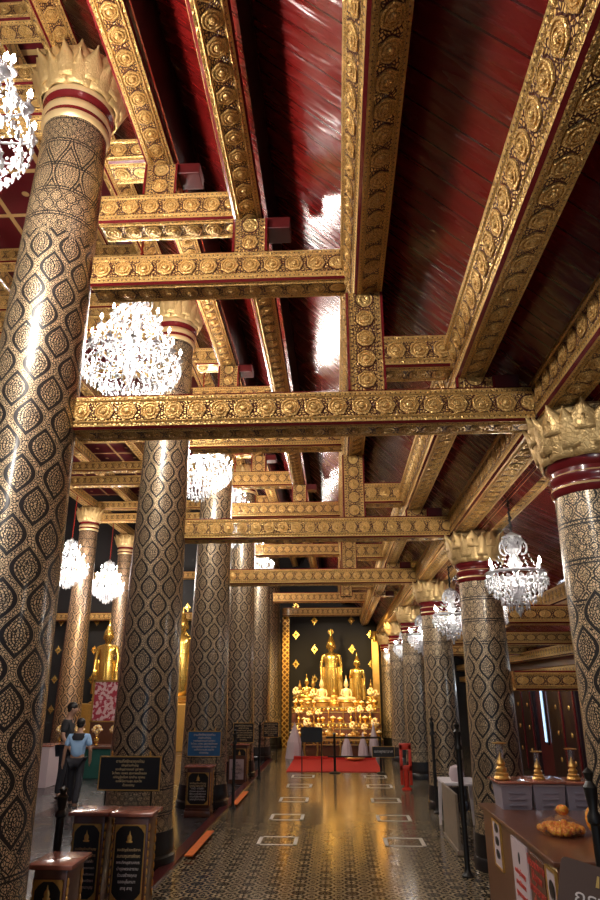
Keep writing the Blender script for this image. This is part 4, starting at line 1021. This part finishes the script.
# folded white cone cloths
for i,(x,y,h,r) in enumerate(((-1.5,24.6,1.15,.3),(.3,24.6,.8,.2),(.86,24.6,.85,.18),(1.25,24.9,1.15,.18))):
    b=MB(); n=20; vs=[(r*(1+.1*(k%2))*cos(2*pi*k/n),r*(1+.1*(k%2))*sin(2*pi*k/n),0) for k in range(n)]+[(r*.8*(1+.07*(k%2))*cos(2*pi*k/n),r*.8*(1+.07*(k%2))*sin(2*pi*k/n),h*.45) for k in range(n)]+[(0,0,h)]
    b.add(vs,[(k,(k+1)%n,n+(k+1)%n,n+k) for k in range(n)]+[(n+k,n+(k+1)%n,2*n) for k in range(n)]+[tuple(reversed(range(n)))])
    tag(b.build('cone_of_cloth',M['paper'],None,loc=(x,y,0)),['broad pinkish white cone of folded cloth left of the altar front','small white cone of folded cloth right of centre before the altar','small white cone second from right before the altar','tall narrow white cone at the right of the altar front'][i],'cloth cone','white cones before the altar')
tag(MB().box(-1.5,1.25,20.6,24.05,.0,.02,0,.005).build('red_carpet',M['redc']),'bright red carpet on the floor before the altar','carpet')
b=MB(); b.box(-1.5,1.25,24.06,24.25,.0,.10); tag(b.build('red_carpeted_step',M['redc']),'low step covered in red carpet before the altar tables','step')
tag(MB().lathe([(.1,0),(.28,.03),(.34,.09),(.33,.1),(.0001,.05)],24,(.55,23.6,.022),sy=.6).build('oval_tray',M['goldd'],None,True),'oval dark gilt tray on the red carpet right of centre','tray')
# barrier and stand
t=thing('rail_barrier',(-.1,20.4,0),'black iron rail barrier across the red carpet','barrier')
MB().lathe([(.16,0),(.16,.02),(.035,.05),(.035,1.0),(.05,1.02),(.0001,1.07)],14).build('post',M['iron'],t,True)
MB().tube([(-.25,0,.92),(1.3,0,.92)],.028,8).build('upper_rail',M['iron'],t); MB().tube([(-.2,0,.42),(1.05,0,.42)],.022,8).build('lower_rail',M['iron'],t)
MB().lathe([(.12,0),(.12,.02),(.03,.05),(.03,.93)],14,(1.3,0,0)).build('end_post',M['iron'],t,True)
t=thing('black_board_stand',(-.75,20.3,0),'black board with rounded corners on two thin legs before the altar carpet','board stand')
b=MB(); b.prism([(x,z+1.0) for x,z in rrect(.62,.4,.06)],'y',-.02,.02); b.build('board',M['black'],t)
for sx in (-1,1): MB().tube([(sx*.28,0,0),(sx*.28,0,.85)],.015,8).build('leg',M['iron'],t)
t=thing('altar_sign',(1.25,19.9,0),'small black sign with one line of pale script at the right of the altar barrier','sign')
b=MB(); b.box(-.3,.3,-.012,.012,.46,.72); frame(b,.62,.28,.015,.02,1,.01,.59); bo=b.build('sign_plate',[M['black'],M['goldd']],t); text('lettering','เขตพุทธาวาส',.10,(0,-.016,.6),FRONT,M['textw'],bo)
MB().tube([(0,0.02,0),(0,.02,.46)],.015,8).build('leg',M['iron'],t)
# gilded pilasters flanking
for x,z1,w,m,l in ((-2.18,5.2,.3,'lattice','gold lattice pilaster left of the altar on the far wall'),(1.66,4.25,.28,'goldd','plain gold pilaster with petal capital right of the altar'),(-11.4,4.6,.6,'lattice','gold lattice pilaster on the far wall of the left nave')):
    t=thing('gilded_pilaster',(x,29.35,0),l,'pilaster','gold pilasters at the far wall')
    MB().box(-w/2,w/2,-.12,.12,0,z1).build('pilaster_shaft',M[m],t)
    c=MB(); petals(c,8,w*.42,z1-.1,w*.45,.45,w*.12,.05); c.lathe([(w*.5,0),(w*.52,.1),(w*.6,.3),(w*.7,.38)],20,(0,0,z1-.05)); c.build('pilaster_capital',M['goldb'],t,True)

# ------------------------------------------------------------------ nave furniture seen between the columns
standing((-9.2,26.9,1.7),2.8,'golden standing Buddha in the left nave seen between the first two tall columns',M['goldb'],False)
MB_=MB().box(-10.4,-8.2,26.1,27.8,0,1.7,0,.03)
tag(MB_.build('nave_altar_block',M['goldd']),'dull gold altar block under the left nave statue','altar')
standing((-6.4,27.8,1.7),3.3,'golden standing Buddha mostly hidden behind the second tall column',M['goldb'],False)
tag(MB().box(-7.4,-5.2,26.8,29.4,0,1.7,0,.03).build('nave_altar_block',M['goldd']),'dull gold altar block behind the second tall column','altar')
t=thing('offering_table',(-6.6,19.2,0),'long offering table with dark green cloth in the left nave','table')
MB().box(-1.3,1.6,-.4,.4,.0,.72,0,.01).build('green_cloth',M['green'],t); MB().box(-1.35,1.65,-.45,.45,.72,.78,0,.01).build('tabletop',M['wood'],t)
v=vase()
for i,(x,z) in enumerate(((-7.6,.78),(-7.1,.78),(-6.6,.78),(-6.1,.78),(-5.75,.78),(-5.3,.78))):
    o=v if i==0 else copy_tree(v); o.location=(x,19.1,z); o['group']='vases on the green table'; o['label']=f'gilt vase of yellow flowers on the green-clothed table, {["leftmost","second from left","third from left","third from right","second from right","rightmost"][i]}'
t=thing('framed_picture',(-7.0,21.4,1.3),'large framed picture in pinks and reds behind the green table','picture')
MB().box(-.6,.6,-.02,.02,0,1.15).build('print',M['picture'],t); f=MB(); frame(f,1.3,1.25,.06,.06,0,.02,.575); f.build('picture_frame',M['goldd'],t)
MB().box(-.6,.6,-.1,.3,-1.3,-.03).build('cabinet_stand',M['wood'],t)
t=thing('side_table',(-7.7,17.4,0),'low table with a pink cloth left of the dark-shirted person','table')
MB().box(-.7,.7,-.4,.4,.0,.9,0,.01).build('pink_cloth',M['paper'],t); MB().box(-.72,.72,-.42,.42,.9,.93,0,.01).build('tabletop',M['woodr'],t)
for i,x in enumerate((-10.8,-9.9)):
    t=thing('gilt_shrine_cabinet',(x,21.5,0),['gilt shrine cabinet farther left in the dim nave','gilt shrine cabinet just right of the huge left column in the dim nave'][i],'cabinet','gilt shrine cabinets in the nave')
    MB().box(-.4,.4,-.3,.3,0,1.4,0,.02).build('cabinet_body',M['wood'],t); b=MB(); frame(b,.7,1.1,.06,.04,0,-.29,.75); b.lathe([(.35,0),(.4,.1),(.2,.25),(.25,.35),(.0001,.8)],12,(0,0,1.4)); b.build('gilt_roof',M['goldb'],t,True)
